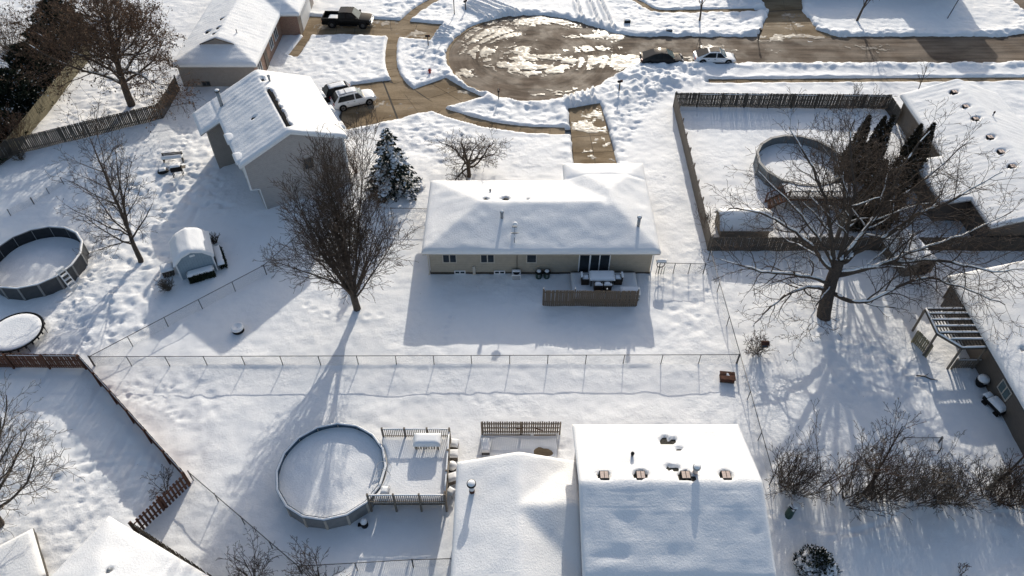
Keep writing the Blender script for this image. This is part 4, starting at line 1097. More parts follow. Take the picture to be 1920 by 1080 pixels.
for path, r_ in (([(1552, 545, 2.0), (1512, 538, 2.6), (1470, 556, 2.8), (1440, 582, 2.6), (1412, 612, 2.2)], .20),
                 ([(1556, 530, 2.4), (1500, 517, 4.0), (1440, 512, 5.0), (1395, 500, 6.0), (1350, 486, 6.6)], .20),
                 ([(1562, 515, 2.9), (1525, 465, 5.0), (1480, 428, 7.0), (1425, 400, 8.5), (1365, 392, 9.4)], .22),
                 ([(1568, 500, 3.4), (1556, 430, 6.0), (1545, 370, 8.4), (1515, 300, 11.0), (1480, 240, 12.6)], .24),
                 ([(1573, 490, 3.7), (1590, 420, 6.4), (1602, 350, 9.0), (1592, 280, 11.4), (1604, 215, 13.2)], .24),
                 ([(1574, 490, 3.7), (1628, 420, 6.0), (1668, 360, 8.4), (1700, 300, 10.8), (1745, 245, 12.6)], .25),
                 ([(1572, 496, 3.5), (1650, 450, 5.4), (1722, 402, 7.8), (1800, 368, 9.8), (1880, 322, 11.4)], .25),
                 ([(1568, 510, 3.0), (1640, 500, 4.2), (1722, 468, 5.5), (1805, 440, 7.0), (1900, 395, 8.6)], .22),
                 ([(1560, 548, 1.8), (1612, 566, 2.4), (1680, 540, 3.4), (1742, 522, 4.4), (1820, 545, 5.2), (1885, 572, 5.6)], .21),
                 ([(1566, 520, 2.8), (1680, 490, 4.6), (1780, 492, 6.0), (1860, 508, 6.8), (1935, 498, 7.6)], .20),
                 ([(1558, 535, 2.2), (1530, 575, 2.8), (1520, 610, 3.2), (1500, 640, 3.4)], .08),
                 ([(1566, 505, 3.2), (1530, 440, 5.8), (1470, 370, 8.6), (1420, 320, 10.4)], .18),
                 ([(1572, 494, 3.6), (1650, 400, 7.0), (1730, 340, 9.6), (1810, 270, 12.0)], .2)):
    limb(rr, out, path, tl, r_ * .85, 1, S)
branch_objs(root, out, 'bark', 'twig', .065, thick=.06)
# tree behind it, inside the fenced yard
S = S_(levels=5, n=[10, 12, 7, 5], t0=[.35, .2, .15, .2], ang=[30, 36, 38, 40], lr=[2.6, .42, .5, .5], Lref=[3, 7, 3, 1.4], wob=[.05, .12, .16, .2, .2], rr=[.5, .45, .5, .6])
tree('birch_tree', 'slim bare tree leaning over the fenced round pool', 'tree', g(1568, 452), S, 3.6, .2, 8, (-.05, .02), 'bark_grey', 'twig', .04)
# oak at the top left, brown leaves kept
S = S_(levels=5, n=[26, 12, 7, 4], t0=[.24, .2, .15, .2], ang=[55, 42, 42, 45], lr=[.92, .5, .5, .5], Lref=[8, 6, 3, 1.4], seg=[9, 8, 6, 4, 3], wob=[.04, .13, .17, .2, .22], up=[.0, .025, .02, .0, -.02], taper=[.4, .22, .3, .4, .6], rr=[.45, .45, .5, .6], rmin=.012)
ro, oo = tree('oak_tree', 'big oak with clinging brown leaves beside wooden fence, top left', 'tree', g(247, 197), S, 9.5, .42, 31, (-.02, .0), 'bark', 'twig_red', .1)
def leaves(root, out, lv, n, size, mat, seed, keep=.5, droop=.2):
    rr = np.random.RandomState(seed); P = []
    for p, r, l in out:
        if l >= lv and rr.rand() < keep:
            for _ in range(n):
                t = rr.rand() * (len(p) - 1); i = int(t); q = p[i].lerp(p[min(i + 1, len(p) - 1)], t - i); P.append((q.x, q.y, q.z))
    P = np.array(P); m = len(P)
    P = P + rr.normal(0, .12, P.shape) - np.array([0, 0, droop * .3])
    a = rr.normal(size=(m, 3)); a /= np.linalg.norm(a, axis=1, keepdims=True); b = np.cross(a, rr.normal(size=(m, 3))); b /= np.linalg.norm(b, axis=1, keepdims=True)
    s = size * rr.uniform(.6, 1.3, (m, 1))
    V = np.stack([P - a * s, P + b * s * .55, P + a * s, P - b * s * .55], 1).reshape(-1, 3)
    F = np.arange(m * 4).reshape(-1, 4)
    o = add_mesh('leaves', mesh_np('leaves', V, F), M[mat], root); o["kind"] = "stuff"; return o
leaves(ro, oo, 3, 3, .11, 'leaf_brown', 3, .42)
# little ornamental tree behind the beige house
S = S_(levels=5, n=[9, 9, 6, 4], t0=[.5, .25, .2, .2], ang=[68, 50, 48, 48], lr=[2.4, .55, .55, .5], Lref=[1.4, 3, 1.5, .8], wob=[.08, .22, .25, .25, .25], up=[0, .01, .02, .02, 0], rr=[.6, .5, .5, .6], rmin=.011, taper=[.8, .25, .3, .4, .6])
tree('crabapple_tree', 'small gnarled bare tree behind the beige house roof', 'tree', g(879, 331), S, 2.0, .2, 14, (0, 0), 'bark', 'twig')
# street trees at the top
S = S_(levels=5, n=[9, 9, 5, 3], t0=[.22, .2, .2, .2], ang=[32, 34, 36, 38], lr=[.62, .42, .5, .5], Lref=[5, 4, 2, 1], seg=[8, 7, 5, 3, 2], up=[.02, .06, .04, .02, 0], rmin=.012, taper=[.25, .25, .3, .4, .6])
tree('street_tree', 'slender bare tree on the verge above the white sedan', 'tree', g(1312, 38), S, 5.5, .13, 71)
tree('street_tree', 'bare verge tree right of the half cleared driveway', 'tree', g(1607, 38), S, 6.0, .16, 72, (.06, 0))
tree('young_tree', 'thin sapling in front of the roof vents, street side', 'tree', g(1722, 168), S_(levels=4, n=[8, 5, 3], t0=[.1, .2, .2], ang=[28, 32, 34], lr=[.6, .45, .5], Lref=[3, 2, 1], rmin=.010, seg=[6, 5, 4, 3]), 2.8, .05, 73)
# lower left tree, trunk at the frame edge
S = S_(levels=5, n=[14, 11, 6, 4], t0=[.4, .2, .15, .2], ang=[48, 38, 38, 40], lr=[2.1, .45, .5, .5], Lref=[3, 6, 3, 1.4], wob=[.05, .1, .14, .18, .2], up=[.02, .05, .04, .02, 0], rr=[.5, .45, .5, .6])
tree('yard_tree', 'bare tree at the left edge above the low shed', 'tree', g(0, 985), S, 3.4, .27, 81, (.12, .12), 'bark', 'twig_grey')

# shrubs: many stems from one root
def shrub(label, loc, h, n, spread, seed, twig='twig', lv=3, name='bare_shrub', cat='shrub', group=None, rb=.022, dense=5, r0=.15):
    root = thing(name, label, cat, (loc[0], loc[1], -.12), 0, group); rr = random.Random(seed); out = []
    S = S_(levels=lv, n=[dense, 4, 3], t0=[.25, .2, .2], ang=[26, 30, 34], lr=[.45, .5, .5], Lref=[h, h * .45, h * .2], wob=[.10, .16, .2], up=[.03, .03, .0], seg=[6, 4, 3], taper=[.35, .4, .6], rmin=.010, rr=[.6, .6, .6])
    for k in range(n):
        a = rr.uniform(0, 6.28); b = spread * math.sqrt(rr.random())
        d = Vector((math.cos(a) * b, math.sin(a) * b, 1)).normalized()
        rb_ = r0 * rr.random(); grow(rr, out, Vector((math.cos(a) * rb_, math.sin(a) * rb_, 0)), d, h * rr.uniform(.65, 1.05), rb * rr.uniform(.7, 1.3), 0, S)
    V, F = tubes([(p, r, 4 if r[0] > .02 else 3) for p, r, l in out if l == 0]); add_mesh('stems', mesh_np('stems', V, F), M[twig], root)['kind'] = 'stuff'
    V, F = tubes([(p, r, 3) for p, r, l in out if l > 0]); add_mesh('twigs', mesh_np('twigs', V, F), M[twig], root)['kind'] = 'stuff'
    return root
ROW = 'brush row between the right gardens'
rowS = [(1462, 905, 3.4, 12, .45, 4), (1500, 922, 2.0, 26, .8, 4), (1536, 912, 4.6, 6, .35, 4), (1566, 930, 4.4, 7, .5, 4), (1606, 932, 4.3, 12, .55, 4), (1640, 940, 4.6, 9, .45, 4),
        (1666, 936, 2.2, 22, .75, 4), (1712, 936, 2.9, 30, .6, 4), (1752, 930, 2.2, 12, .6, 4), (1790, 940, 2.2, 30, .8, 4), (1826, 925, 3.0, 10, .6, 4), (1876, 938, 1.8, 26, .8, 4), (1912, 940, 2.0, 30, .8, 4)]
names = ['first tall brush clump beside the chain link fence', 'low dense thicket at the left end of the brush row', 'lone forked tall shrub in the brush row', 'leaning thin shrub in the brush row', 'crossing leaning stems in the middle brush row',
         'tallest fan shaped shrub in the brush row', 'low tangle under the tallest fan shaped shrub', 'dense upright bush right of the fan shaped shrub', 'sparse low shrub right of the dense upright bush', 'wide low thicket in the right brush row', 'thin upright shrub behind the wide low thicket', 'low thicket under the leaning right hand tree', 'last thicket of the brush row at the right frame edge']
for k, ((px, py, h, n, sp, lv), nm) in enumerate(zip(rowS, names)):
    shrub(nm, g(px, py), h * (1.1 + .35 * ((k * 37) % 5) / 4), max(6, int(n * .95)), sp * .85, 200 + k, ('twig', 'twig_grey', 'twig_red')[k % 3], lv, group=ROW, rb=.028, dense=5, r0=.5)
# two small leaning trees that grow from the row
S = S_(levels=5, n=[9, 7, 5, 3], t0=[.25, .2, .2, .2], ang=[32, 34, 36, 38], lr=[.55, .45, .5, .5], Lref=[5, 3, 1.6, .8], seg=[7, 6, 4, 3, 2], taper=[.25, .3, .3, .4, .6], rmin=.011)
for k, (px, py, h, n, sp, nm) in enumerate([(1480, 915, 2.6, 30, .7, 'thick twiggy clump behind the first tall brush'), (1590, 938, 2.4, 30, .8, 'thick twiggy clump between the two leaning shrubs'), (1640, 925, 3.4, 22, .6, 'tall grey thicket left of the dense upright bush'), (1735, 938, 2.2, 34, .8, 'bushy clump right of the dense upright bush'), (1856, 935, 2.4, 34, .8, 'bushy clump left of the last thicket')]):
    shrub(nm, g(px, py), h * 1.25, int(n * .85), sp * .8, 230 + k, 'twig', 4, group=ROW, rb=.026, dense=6, r0=.6)
tree('brush_tree', 'small leaning tree rising from the middle of the brush row', 'tree', g(1618, 928), S, 5.6, .11, 301, (.35, .25))
tree('brush_tree', 'small brown tree leaning right at the end of brush row', 'tree', g(1848, 918), S, 5.0, .12, 302, (.45, .2), 'bark', 'twig_red')
shrub('sparse many stemmed shrub by the corner of the red picket fence', g(310, 920), 2.0, 9, .7, 401, 'twig', 4, rb=.02)
shrub('bare shrub at the bottom edge left of the chain link corner', g(475, 1088), 2.8, 26, .85, 402, 'twig', 4)
shrub('second bare shrub at the bottom edge, right of the corner post', g(598, 1092), 2.6, 18, .8, 403, 'twig', 4)
shrub('bushy grey shrub in front of the blue shed', g(316, 543), 1.3, 42, .55, 404, 'twig_grey', 3)
shrub('small twiggy shrub behind the blue shed', g(403, 455), 1.0, 28, .6, 405, 'twig', 3)
shrub('dark low shrub on the chain link fence under the big tree', g(1418, 660), 1.7, 26, 1.1, 406, 'twig', 4)
shrub('few stems sticking out of snow at bottom right', g(1800, 1075), 1.0, 5, .5, 407, 'twig_red', 3)
shrub('thin shrub near the chain link corner below two storey house', g(520, 500), 2.2, 7, .5, 408, 'twig_grey', 3)
shrub('twiggy shrub against the two storey house wall', g(668, 325), 3.2, 22, .35, 409, 'twig_red', 3)
shrub('small dry shrub at the corner of the grey fence, top left', g(38, 300), 1.2, 30, .9, 410, 'twig_grey', 3)
shrub('tall brown brush beside the arborvitae and white roof', g(1692, 300), 3.4, 30, .5, 411, 'twig_grey', 4)
shrub('thin bare sapling poking above the long wooden street fence', g(1600, 200), 2.6, 8, .4, 412, 'twig', 4)
shrub('thin branching shrub left of the fenced yard barrel shed', g(1330, 440), 2.6, 7, .6, 413, 'twig_red', 4)

# evergreen built of many small sprays
def sprays(root, name, P, A, size, mat, seed, aspect=.35):
    """leaf sized blades at P pointing along A"""
    rr = np.random.RandomState(seed); m = len(P)
    A = A / (np.linalg.norm(A, axis=1, keepdims=True) + 1e-9)
    b = np.cross(A, rr.normal(size=(m, 3))); b /= (np.linalg.norm(b, axis=1, keepdims=True) + 1e-9)
    s = size * rr.uniform(.6, 1.35, (m, 1))
    V = np.stack([P - A * s * .4, P + b * s * aspect, P + A * s, P - b * s * aspect], 1).reshape(-1, 3)
    return add_mesh(name, mesh_np(name, V, np.arange(m * 4).reshape(-1, 4)), M[mat], root)
def snow_pads(root, C, D, s0, s1, seed):
    rs_ = np.random.RandomState(seed + 1); m = len(C)
    ang = np.arange(6) * np.pi / 3; s = rs_.uniform(s0, s1, (m, 1, 1))
    ring = np.stack([np.cos(ang), np.sin(ang), np.zeros(6)], -1)[None] * s * rs_.uniform(.6, 1.4, (m, 6, 1))
    ring[..., 2] += (ring[..., 0] * D[:, None, 2] * .6)
    V = np.concatenate([C[:, None, :] + ring, C[:, None, :] + np.array([0, 0, 1]) * s * .7], 1).reshape(-1, 3)
    F = (np.arange(m)[:, None, None] * 7 + np.array([(k, (k + 1) % 6, 6) for k in range(6)])[None]).reshape(-1, 3)
    o = add_mesh('foliage_snow', mesh_np('foliage_snow', V, None, F), M['snow_cap'], root, True); o["kind"] = "stuff"
def spruce(label, loc, h, r, seed, snowy=.45):
    root = thing('spruce_tree', label, 'tree', (loc[0], loc[1], -.1)); rr = random.Random(seed)
    MB().cyl((0, 0, -.2), (0, 0, h * .95), .16, .02, 8).build('trunk', M['bark'], root, True)
    P, A, SP_, SA = [], [], [], []; br = []
    z = .35
    while z < h * .98:
        f = 1 - z / h; L0 = r * (f ** .85) + .12; n = max(5, int(13 * f + 5))
        for k in range(n):
            a = rr.uniform(0, 6.28); L = L0 * rr.uniform(.7, 1.12); dr = Vector((math.cos(a), math.sin(a), 0))
            p0 = Vector((0, 0, z + rr.uniform(-.12, .12))); ptl = []
            for i in range(5):
                t = i / 4; ptl.append(p0 + dr * (L * t) + UP * (.10 * L * t - .38 * L * t * t))
            br.append((ptl, [.025, .02, .016, .012, .008], 3))
            m = max(3, int(L * 15))
            for q in range(m):
                t = .22 + .78 * rr.random() ** .8; i = min(3, int(t * 4)); c = ptl[i].lerp(ptl[i + 1], t * 4 - i)
                side = dr.cross(UP) * rr.uniform(-1, 1) * (.34 * L * (1.15 - t)); c = c + side + UP * rr.uniform(-.1, .04) - UP * abs(side.length) * .2
                P.append(tuple(c)); A.append(tuple(dr * .8 + side * 1.2 + UP * rr.uniform(-.6, .2)))
                if rr.random() < snowy * (1.0 if math.sin(2.3 * a + 1.9 * z) + .7 * math.sin(3.7 * z - a) > .25 else .12) * (.4 + .6 * t):
                    SP_.append(tuple(c + UP * .06)); SA.append((dr.x + rr.uniform(-.5, .5), dr.y + rr.uniform(-.5, .5), rr.uniform(-.25, .05)))
        z += .20 + .16 * f
    V, F = tubes(br); add_mesh('branches', mesh_np('branches', V, F), M['bark'], root)
    o = sprays(root, 'needles', np.array(P), np.array(A), .19, 'needle', seed, .42); o["kind"] = "stuff"
    snow_pads(root, np.array(SP_), np.array(SA), .06, .17, seed)
    return root
spruce('dark spruce dusted with snow right of the two storey house', g(738, 352), 6.7, 2.75, 5, .95)
def arbor(label, loc, h, r, seed, mat='needle_dark', snowy=.03, group=None, name='arborvitae', n=None, cat='tree', power=.75, lo=.0, ragged=.2):
    root = thing(name, label, cat, (loc[0], loc[1], -.1), 0, group); rs_ = np.random.RandomState(seed)
    MB().cyl((0, 0, -.2), (0, 0, h * .8), .1, .03, 6).build('trunk', M['bark'], root)
    m = n or int(900 * h * r)
    t = rs_.rand(m) ** 1.15; a = rs_.rand(m) * 2 * np.pi
    prof = r * np.power(np.clip(1 - t, 0, 1), power) * np.minimum(1, .6 + t * 3)
    lump = 1 + ragged * np.sin(3 * a + 9 * t + seed) * np.sin(11 * t + 2 * a) + ragged * .8 * np.sin(5 * a - 17 * t + 2 * seed)
    rad = prof * lump * np.power(rs_.rand(m), .28)
    P = np.stack([rad * np.cos(a), rad * np.sin(a), lo + t * (h - lo)], -1)
    A = np.stack([np.cos(a) * .5, np.sin(a) * .5, np.full(m, 1.0)], -1) + rs_.normal(0, .4, (m, 3))
    o = sprays(root, 'foliage', P, A, .22, mat, seed, .38); o["kind"] = "stuff"
    k = rs_.rand(m) < snowy
    if k.sum() > 5:
        C = P[k] * np.array([1.03, 1.03, 1]); o = sprays(root, 'foliage_snow', C, np.stack([np.cos(a[k]), np.sin(a[k]), np.full(k.sum(), .1)], -1), .16, 'snow_cap', seed, .6); o["kind"] = "stuff"
    return root
AR = 'dark arborvitae in the fenced yard'
for k, (px, py, h, r, lb) in enumerate([(1631, 216, 6.6, .95, 'leftmost tall arborvitae spire beside the fenced pool'), (1660, 219, 6.8, .9, 'second arborvitae spire from the fenced pool'), (1676, 217, 7.0, .8, 'third arborvitae spire, close behind the second'),
                                         (1728, 234, 6.4, .95, 'fourth arborvitae spire, left of the pair by the white roof'), (1752, 231, 6.6, .9, 'rightmost arborvitae spire against the white roof'),
                                         (1662, 300, 5.2, 1.3, 'lower arborvitae in front of the second spire'), (1694, 322, 5.4, 1.4, 'lower arborvitae in front of the fourth spire'), (1640, 345, 4.6, 1.3, 'short wide arborvitae nearest the barrel shed fence'), (1714, 285, 5.6, 1.2, 'arborvitae filling the gap between the two tall pairs')]):
    arbor(lb, g(px, py, h), h, r, 500 + k, 'needle_dark', .035, AR, ragged=.34)
# evergreen hedge and brush behind the olive fence at the far left
HG = 'evergreens behind the left fence'
for k, (px, py, h, r, lb) in enumerate([(14, 240, 3.6, 2.6, 'nearest dark evergreen behind the olive fence'), (56, 190, 4.4, 2.8, 'second dark evergreen behind the olive fence'), (92, 142, 4.6, 2.8, 'third dark evergreen behind the olive fence'), (122, 100, 4.4, 2.7, 'fourth dark evergreen behind the olive fence'), (150, 58, 5.0, 3.0, 'farthest dark evergreen behind the olive fence'), (-22, 300, 3.6, 2.2, 'evergreen at the left frame edge beyond the fence corner')]):
    arbor(lb, (g(px, py, 1.5)[0] - 2.3, g(px, py, 1.5)[1] + .8), h, r, 540 + k, 'needle_green', .05, HG, 'evergreen_shrub', int(3000 * r), power=.42, ragged=.38)
BR = 'brown brush outside the left fence'
for k, (px, py, h, lb) in enumerate([(28, 272, 3.6, 'brown brush nearest the fence corner, left edge'), (52, 130, 4.2, 'pale bare brush at the left edge, top'), (20, 90, 4.0, 'pale bare brush in the upper left corner'), (110, 55, 4.2, 'brown brush left of the oak crown'), (5, 200, 3.8, 'reddish brush at the left frame edge'), (200, 30, 4.0, 'brown brush behind the oak crown')]):
    shrub(lb, g(px, py, 0), h, 40, .75, 560 + k, 'twig_grey' if 'pale' in lb else 'twig_red', 4, 'brush', 'shrub', BR, rb=.03, r0=1.0)
# snow dusted round yew bottom right
arbor('round snow dusted evergreen bush at the bottom right', g(1527, 1070), 1.5, 1.15, 590, 'needle_green', .85, None, 'round_bush', 3600, 'bush', .35)
rs_ = np.random.RandomState(77); q = rs_.rand(420, 2); th = q[:, 0] * 6.283; ph = np.sqrt(q[:, 1])
snow_pads(bpy.data.objects['round_bush'], np.stack([1.05 * ph * np.cos(th), 1.05 * ph * np.sin(th), .35 + 1.05 * np.sqrt(1.02 - ph ** 2)], -1), np.zeros((420, 3)), .05, .15, 78)
# ------------------------------------------------------------------ fences
def picket_mesh(w, h, t, top, key={}):
    k = (w, h, t, top)
    if k not in key:
        mb = MB()
        if top == 'dog': mb.prism_dir([(-w/2, 0, -.35), (w/2, 0, -.35), (w/2, 0, h - w*.3), (w*.25, 0, h), (-w*.25, 0, h), (-w/2, 0, h - w*.3)], (0, t, 0))
        else: mb.box(-w/2, w/2, 0, t, -.35, h)
        key[k] = mb.mesh('board')
    return key[k]
def wood_fence(label, a, b, h, mat, w=.135, gap=.02, t=.022, side=1, post=2.4, top='flat', ragged=.02, seed=0, rails=(.3, 1.0), snow=True, post_h=None, rail_mat=None, group=None, miss=0.0, cap=False, name='wooden_fence', z=0):
    """side: +1 puts posts and rails to the left of a->b"""
    a = Vector((a[0], a[1], z)); b = Vector((b[0], b[1], z)); L = (b - a).length; ang = math.atan2(b.y - a.y, b.x - a.x)
    root = thing(name, label, 'fence', a, ang, group); rr = random.Random(seed)
    rm = M[rail_mat or mat]; n = int(L / (w + gap))
    for k in range(n):
        if rr.random() < miss: continue
        me = picket_mesh(w, h, t, top)
        if not me.materials: me.materials.append(M[mat])
        m2 = me
        if me.materials[0] is not M[mat]:
            key = me.name_full + mat; m2 = bpy.data.meshes.get(key) or me.copy(); m2.name = key; m2.materials[0] = M[mat]
        o = bpy.data.objects.new('board', m2); link(o, root)
        o.location = ((k + .5) * (w + gap), -t / 2 - side * .0, rr.uniform(-ragged, ragged)); o.rotation_euler = (rr.gauss(0, .006), rr.gauss(0, .008), 0)
    y = side * (t / 2 + .025)
    for z in rails: MB().box(0, L, y - .02, y + .02, h * z / 1.3 - .045, h * z / 1.3 + .045).build('rail', rm, root)
    m = max(1, int(round(L / post)))
    ph = post_h or h
    for k in range(m + 1):
        x = L * k / m; p = MB().box(-.05, .05, -.05, .05, -.4, ph + .03).build('post', rm, root, loc=(x, side * (t / 2 + .095), 0))
        if cap: MB().lathe([(.055, ph + .03), (.045, ph + .08), (.01, ph + .1)], 8).build('post_cap', M['trim_white'], p, True)
    if snow:
        for k in range(m):
            if rr.random() < .75:
                x0 = L * k / m + .1; x1 = L * (k + 1) / m - .1
                MB().pillow(x0, x1, y - .022, y + .022, h * rails[-1] / 1.3 + .046, .045, 4, .05).build('rail_snow', M['snow_cap'], root, True)
    return root
# long fenced yard on the right
NW = g(1262, 200); NE = (38.7, g(1665, 204)[1]); SW = g(1327, 470); SE = (46.5, g(1800, 470)[1])
wood_fence('grey board fence along the street side of the right yard', NW, NE, 1.65, 'wood_grey_dark', .13, .014, side=-1, seed=1, rails=(.25, .75, 1.15), post_h=1.7)
wood_fence('grey board fence on the drive side of the right yard', SW, NW, 1.65, 'wood_grey', .14, .012, side=-1, seed=2, rails=(.25, 1.1), ragged=.03, post_h=1.75, snow=False)
wood_fence('grey board fence closing the right yard behind the big tree', SW, SE, 1.5, 'wood_grey_dark', .14, .014, side=1, seed=3, rails=(.25, 1.1))
wood_fence('short end piece of the right yard fence beside the white roof', NE, (38.75, NE[1] - 3.0), 1.65, 'wood_grey_dark', .14, .015, side=-1, seed=4, snow=False)
# top left yard
cA = g(26, 291); cB = g(306, 222); cC = g(338, 168); cD = g(172, 106)
wood_fence('weathered board fence running below the oak', cA, cB, 1.7, 'wood_grey_dark', .14, .02, side=1, seed=5, rails=(.25, 1.1))
wood_fence('board fence piece joining the grey house corner', cB, cC, 1.7, 'wood_grey_dark', .14, .016, side=1, seed=6, snow=False)
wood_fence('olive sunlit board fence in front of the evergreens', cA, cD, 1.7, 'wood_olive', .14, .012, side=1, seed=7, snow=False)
wood_fence('grey board fence piece leaving the frame at far left', cA, g(-25, 330), 1.7, 'wood_grey_dark', .14, .016, side=1, seed=8, snow=False)
# red brown picket fence lower left
pA = g(-40, 688); pB = g(163, 690); pC = g(358, 908); pD = g(262, 1000)
wood_fence('red brown fence in the lower left, level run by the trampoline', pA, pB, 1.55, 'wood_red', .14, .03, side=-1, seed=9, rails=(.25, .75, 1.15))
wood_fence('red brown fence, long slanting run of the lower left yard', pB, pC, 1.55, 'wood_red', .14, .022, side=-1, seed=10, rails=(.25, 1.15), snow=True)
wood_fence('red brown picket fence with wide gaps beside the white roof', pC, pD, 1.35, 'wood_red', .145, .10, side=-1, seed=11, rails=(.3, 1.0), top='dog', snow=False)
wood_fence('dark picket tops showing along the lower left white roof', pD, g(430, 1112), 1.5, 'wood_grey_dark', .14, .10, side=-1, seed=12, rails=(.3, 1.0), top='dog', snow=False)
# deck screen behind the beige house, screen by the patio
wood_fence('brown board privacy screen below the patio table', g(1018, 573), g(1193, 574.5), 1.72, 'wood_screen', .135, .012, side=1, seed=13, rails=(.3, 1.1), post_h=1.78, cap=True, snow=False, name='privacy_screen')
scr = wood_fence('weathered picket screen with hanging tools above the patio', g(904, 812), g(1049, 812), 1.35, 'wood_grey', .10, .045, side=-1, seed=14, rails=(.2, .65, 1.1), post_h=1.4, snow=False, name='picket_screen', top='dog')
for k, (x, z, ln, an) in enumerate([(2.3, .7, .5, .6), (3.5, .8, .7, -.7), (1.4, .9, .3, 0)]):
    MB().bar((x, -.14, z), (x + ln * math.cos(an), -.16, z + ln * math.sin(an) * .6), .05, .05).build('hanging_tool', M['rust' if k != 2 else 'galv'], scr)

def chain_fence(label, pts, h=1.05, post=2.75, tilt=0, mesh=True, rail=True, group='chain link fences', dark=False, hidden_mesh=False):
    p0 = pts[0]; root = thing('chain_link_fence', label, 'fence', (p0[0], p0[1], 0), 0, group)
    gm = M['galv_dark' if dark else 'galv']; rr = random.Random(len(label))
    for a, b in zip(pts[:-1], pts[1:]):
        A = Vector((a[0] - p0[0], a[1] - p0[1], 0)); B = Vector((b[0] - p0[0], b[1] - p0[1], 0)); L = (B - A).length; ang = math.atan2(B.y - A.y, B.x - A.x)
        n = max(1, int(round(L / post)))
        for k in range(n + 1):
            q = A.lerp(B, k / n); e = k in (0, n)
            MB().cyl((0, 0, -.4), (rr.gauss(0, .02), rr.gauss(0, .02), h + (.06 if e else 0)), .038 if e else .03, n=7).build('post', M['galv_dark'], root, True, loc=q)
        if rail: MB().cyl((0, 0, 0), (L, 0, 0), .026, n=6).build('top_rail', M['galv_dark'], root, True, loc=(A.x, A.y, h), rz=ang)
        for k in range(n):
            x0 = L * k / n; x1 = L * (k + 1) / n
            mb = MB(); mb.add([(x0, 0, -.2), (x1, 0, -.2), (x1, 0, h), (x0, 0, h)], [(0, 1, 2, 3)])
            mb.build('chain_mesh', M['chain'], root, loc=(A.x, A.y, 0), rz=ang)
    return root
chain_fence('chain link fence crossing the picture below the beige house', [g(176, 686), g(1380, 682)])
chain_fence('slanting chain link fence from left corner to the two storey house', [g(178, 686), g(500, 515), g(600, 425)])
chain_fence('chain link fence on the right, running down past the big tree', [g(1328, 488), g(1382, 682), g(1443, 908)], post=3.6)
chain_fence('short chain link gate fence right of the beige house', [g(1234, 512), g(1318, 514)], 1.15, 1.4)
chain_fence('short chain link fence left of the beige house', [g(735, 408), g(812, 410)], 1.1, 2.5)
chain_fence('chain link fence below the round pool at the bottom', [g(362, 900), g(566, 1076), g(775, 1064), g(848, 1062)], 1.05, 2.6)
chain_fence('low chain link piece between the two left houses', [g(304, 222), g(368, 208)], 1.1, 2.4)
chain_fence('faint wire fence posts at the left above the round pool', [g(20, 405), g(64, 383), g(120, 345)], .7, 1.8, rail=False)
# faint wire run by the brush
chain_fence('low wire fence behind the brush row', [g(1690, 830), g(1760, 830), g(1758, 850)], .6, 1.9)

# ------------------------------------------------------------------ pools, trampoline
def pool(label, c, r, h, n, wall, inner, rail, snow_z, rot=0, post='trim_white', rimsnow=True, name='round_pool', cat='pool'):
    root = thing(name, label, cat, (c[0], c[1], 0), rot)
    P = [(r * math.cos(2 * math.pi * k / n), r * math.sin(2 * math.pi * k / n)) for k in range(n)]
    for k in range(n):
        a = Vector((*P[k], 0)); b = Vector((*P[(k + 1) % n], 0)); m = (a + b) / 2; ang = math.atan2(b.y - a.y, b.x - a.x); L = (b - a).length
        MB().box(-L/2, L/2, -.02, .0, -.4, h).build('wall_panel', M[wall], root, loc=m, rz=ang)
        MB().box(-L/2, L/2, .004, .024, -.3, h - .01).build('liner', M[inner], root, loc=m, rz=ang)
        MB().box(-.07, .07, -.06, .03, -.4, h + .0).build('upright', M[post], root, loc=(P[k][0], P[k][1], 0), rz=2 * math.pi * k / n - math.pi / 2 + math.pi)
        q = 1.03; i_ = .965
        MB().prism([(P[k][0] * q, P[k][1] * q), (P[(k+1) % n][0] * q, P[(k+1) % n][1] * q), (P[(k+1) % n][0] * i_, P[(k+1) % n][1] * i_), (P[k][0] * i_, P[k][1] * i_)], h + .002, h + .05).build('top_rail', M[rail], root)
    # snow lying inside
    V = []; F = []; rings = 26; seg = 80
    for i in range(rings + 1):
        t = i / rings
        for k in range(seg):
            a = 2 * math.pi * k / seg; rr_ = (r * math.cos(math.pi / n) - .02) * t
            x, y = rr_ * math.cos(a), rr_ * math.sin(a)
            z = snow_z + .045 * float(vnoise(np.array(x + c[0]), np.array(y + c[1]), 1.5, 80)) + .025 * float(vnoise(np.array(x + c[0]), np.array(y + c[1]), .6, 81)) + .10 * max(0, t - .82) / .18
            V.append((x, y, z))
    for i in range(rings):
        for k in range(seg): F.append((i*seg+k, i*seg+(k+1) % seg, (i+1)*seg+(k+1) % seg, (i+1)*seg+k))
    MB().add(V, F).build('pool_snow', M['roof_snow'], root, True)
    if rimsnow:
        V = []; F = []; prof = [(1.026, .05), (1.022, .09), (1.0, .12), (.985, .09), (.98, .05)]
        seg = n * 4
        for k in range(seg):
            a = 2 * math.pi * k / seg; loc = math.cos(math.pi / n) / math.cos((a % (2 * math.pi / n)) - math.pi / n)
            u = .75 + .3 * math.sin(k * 1.7) * math.sin(k * .43)
            for f, z in prof: V.append((r * f * loc * math.cos(a), r * f * loc * math.sin(a), h + .05 + (z - .05) * u))
        m = len(prof)
        for k in range(seg):
            for i in range(m - 1): F.append((k*m+i, ((k+1) % seg)*m+i, ((k+1) % seg)*m+i+1, k*m+i+1))
        MB().add(V, F).build('rim_snow', M['snow_cap'], root, True)
    return root
pl = pool('dark walled round pool with ladder at left edge', (-38.35, 42.85), 3.6, 1.3, 16, 'pool_dark', 'pool_inner', 'pool_grey', .12, .1, 'pool_grey')
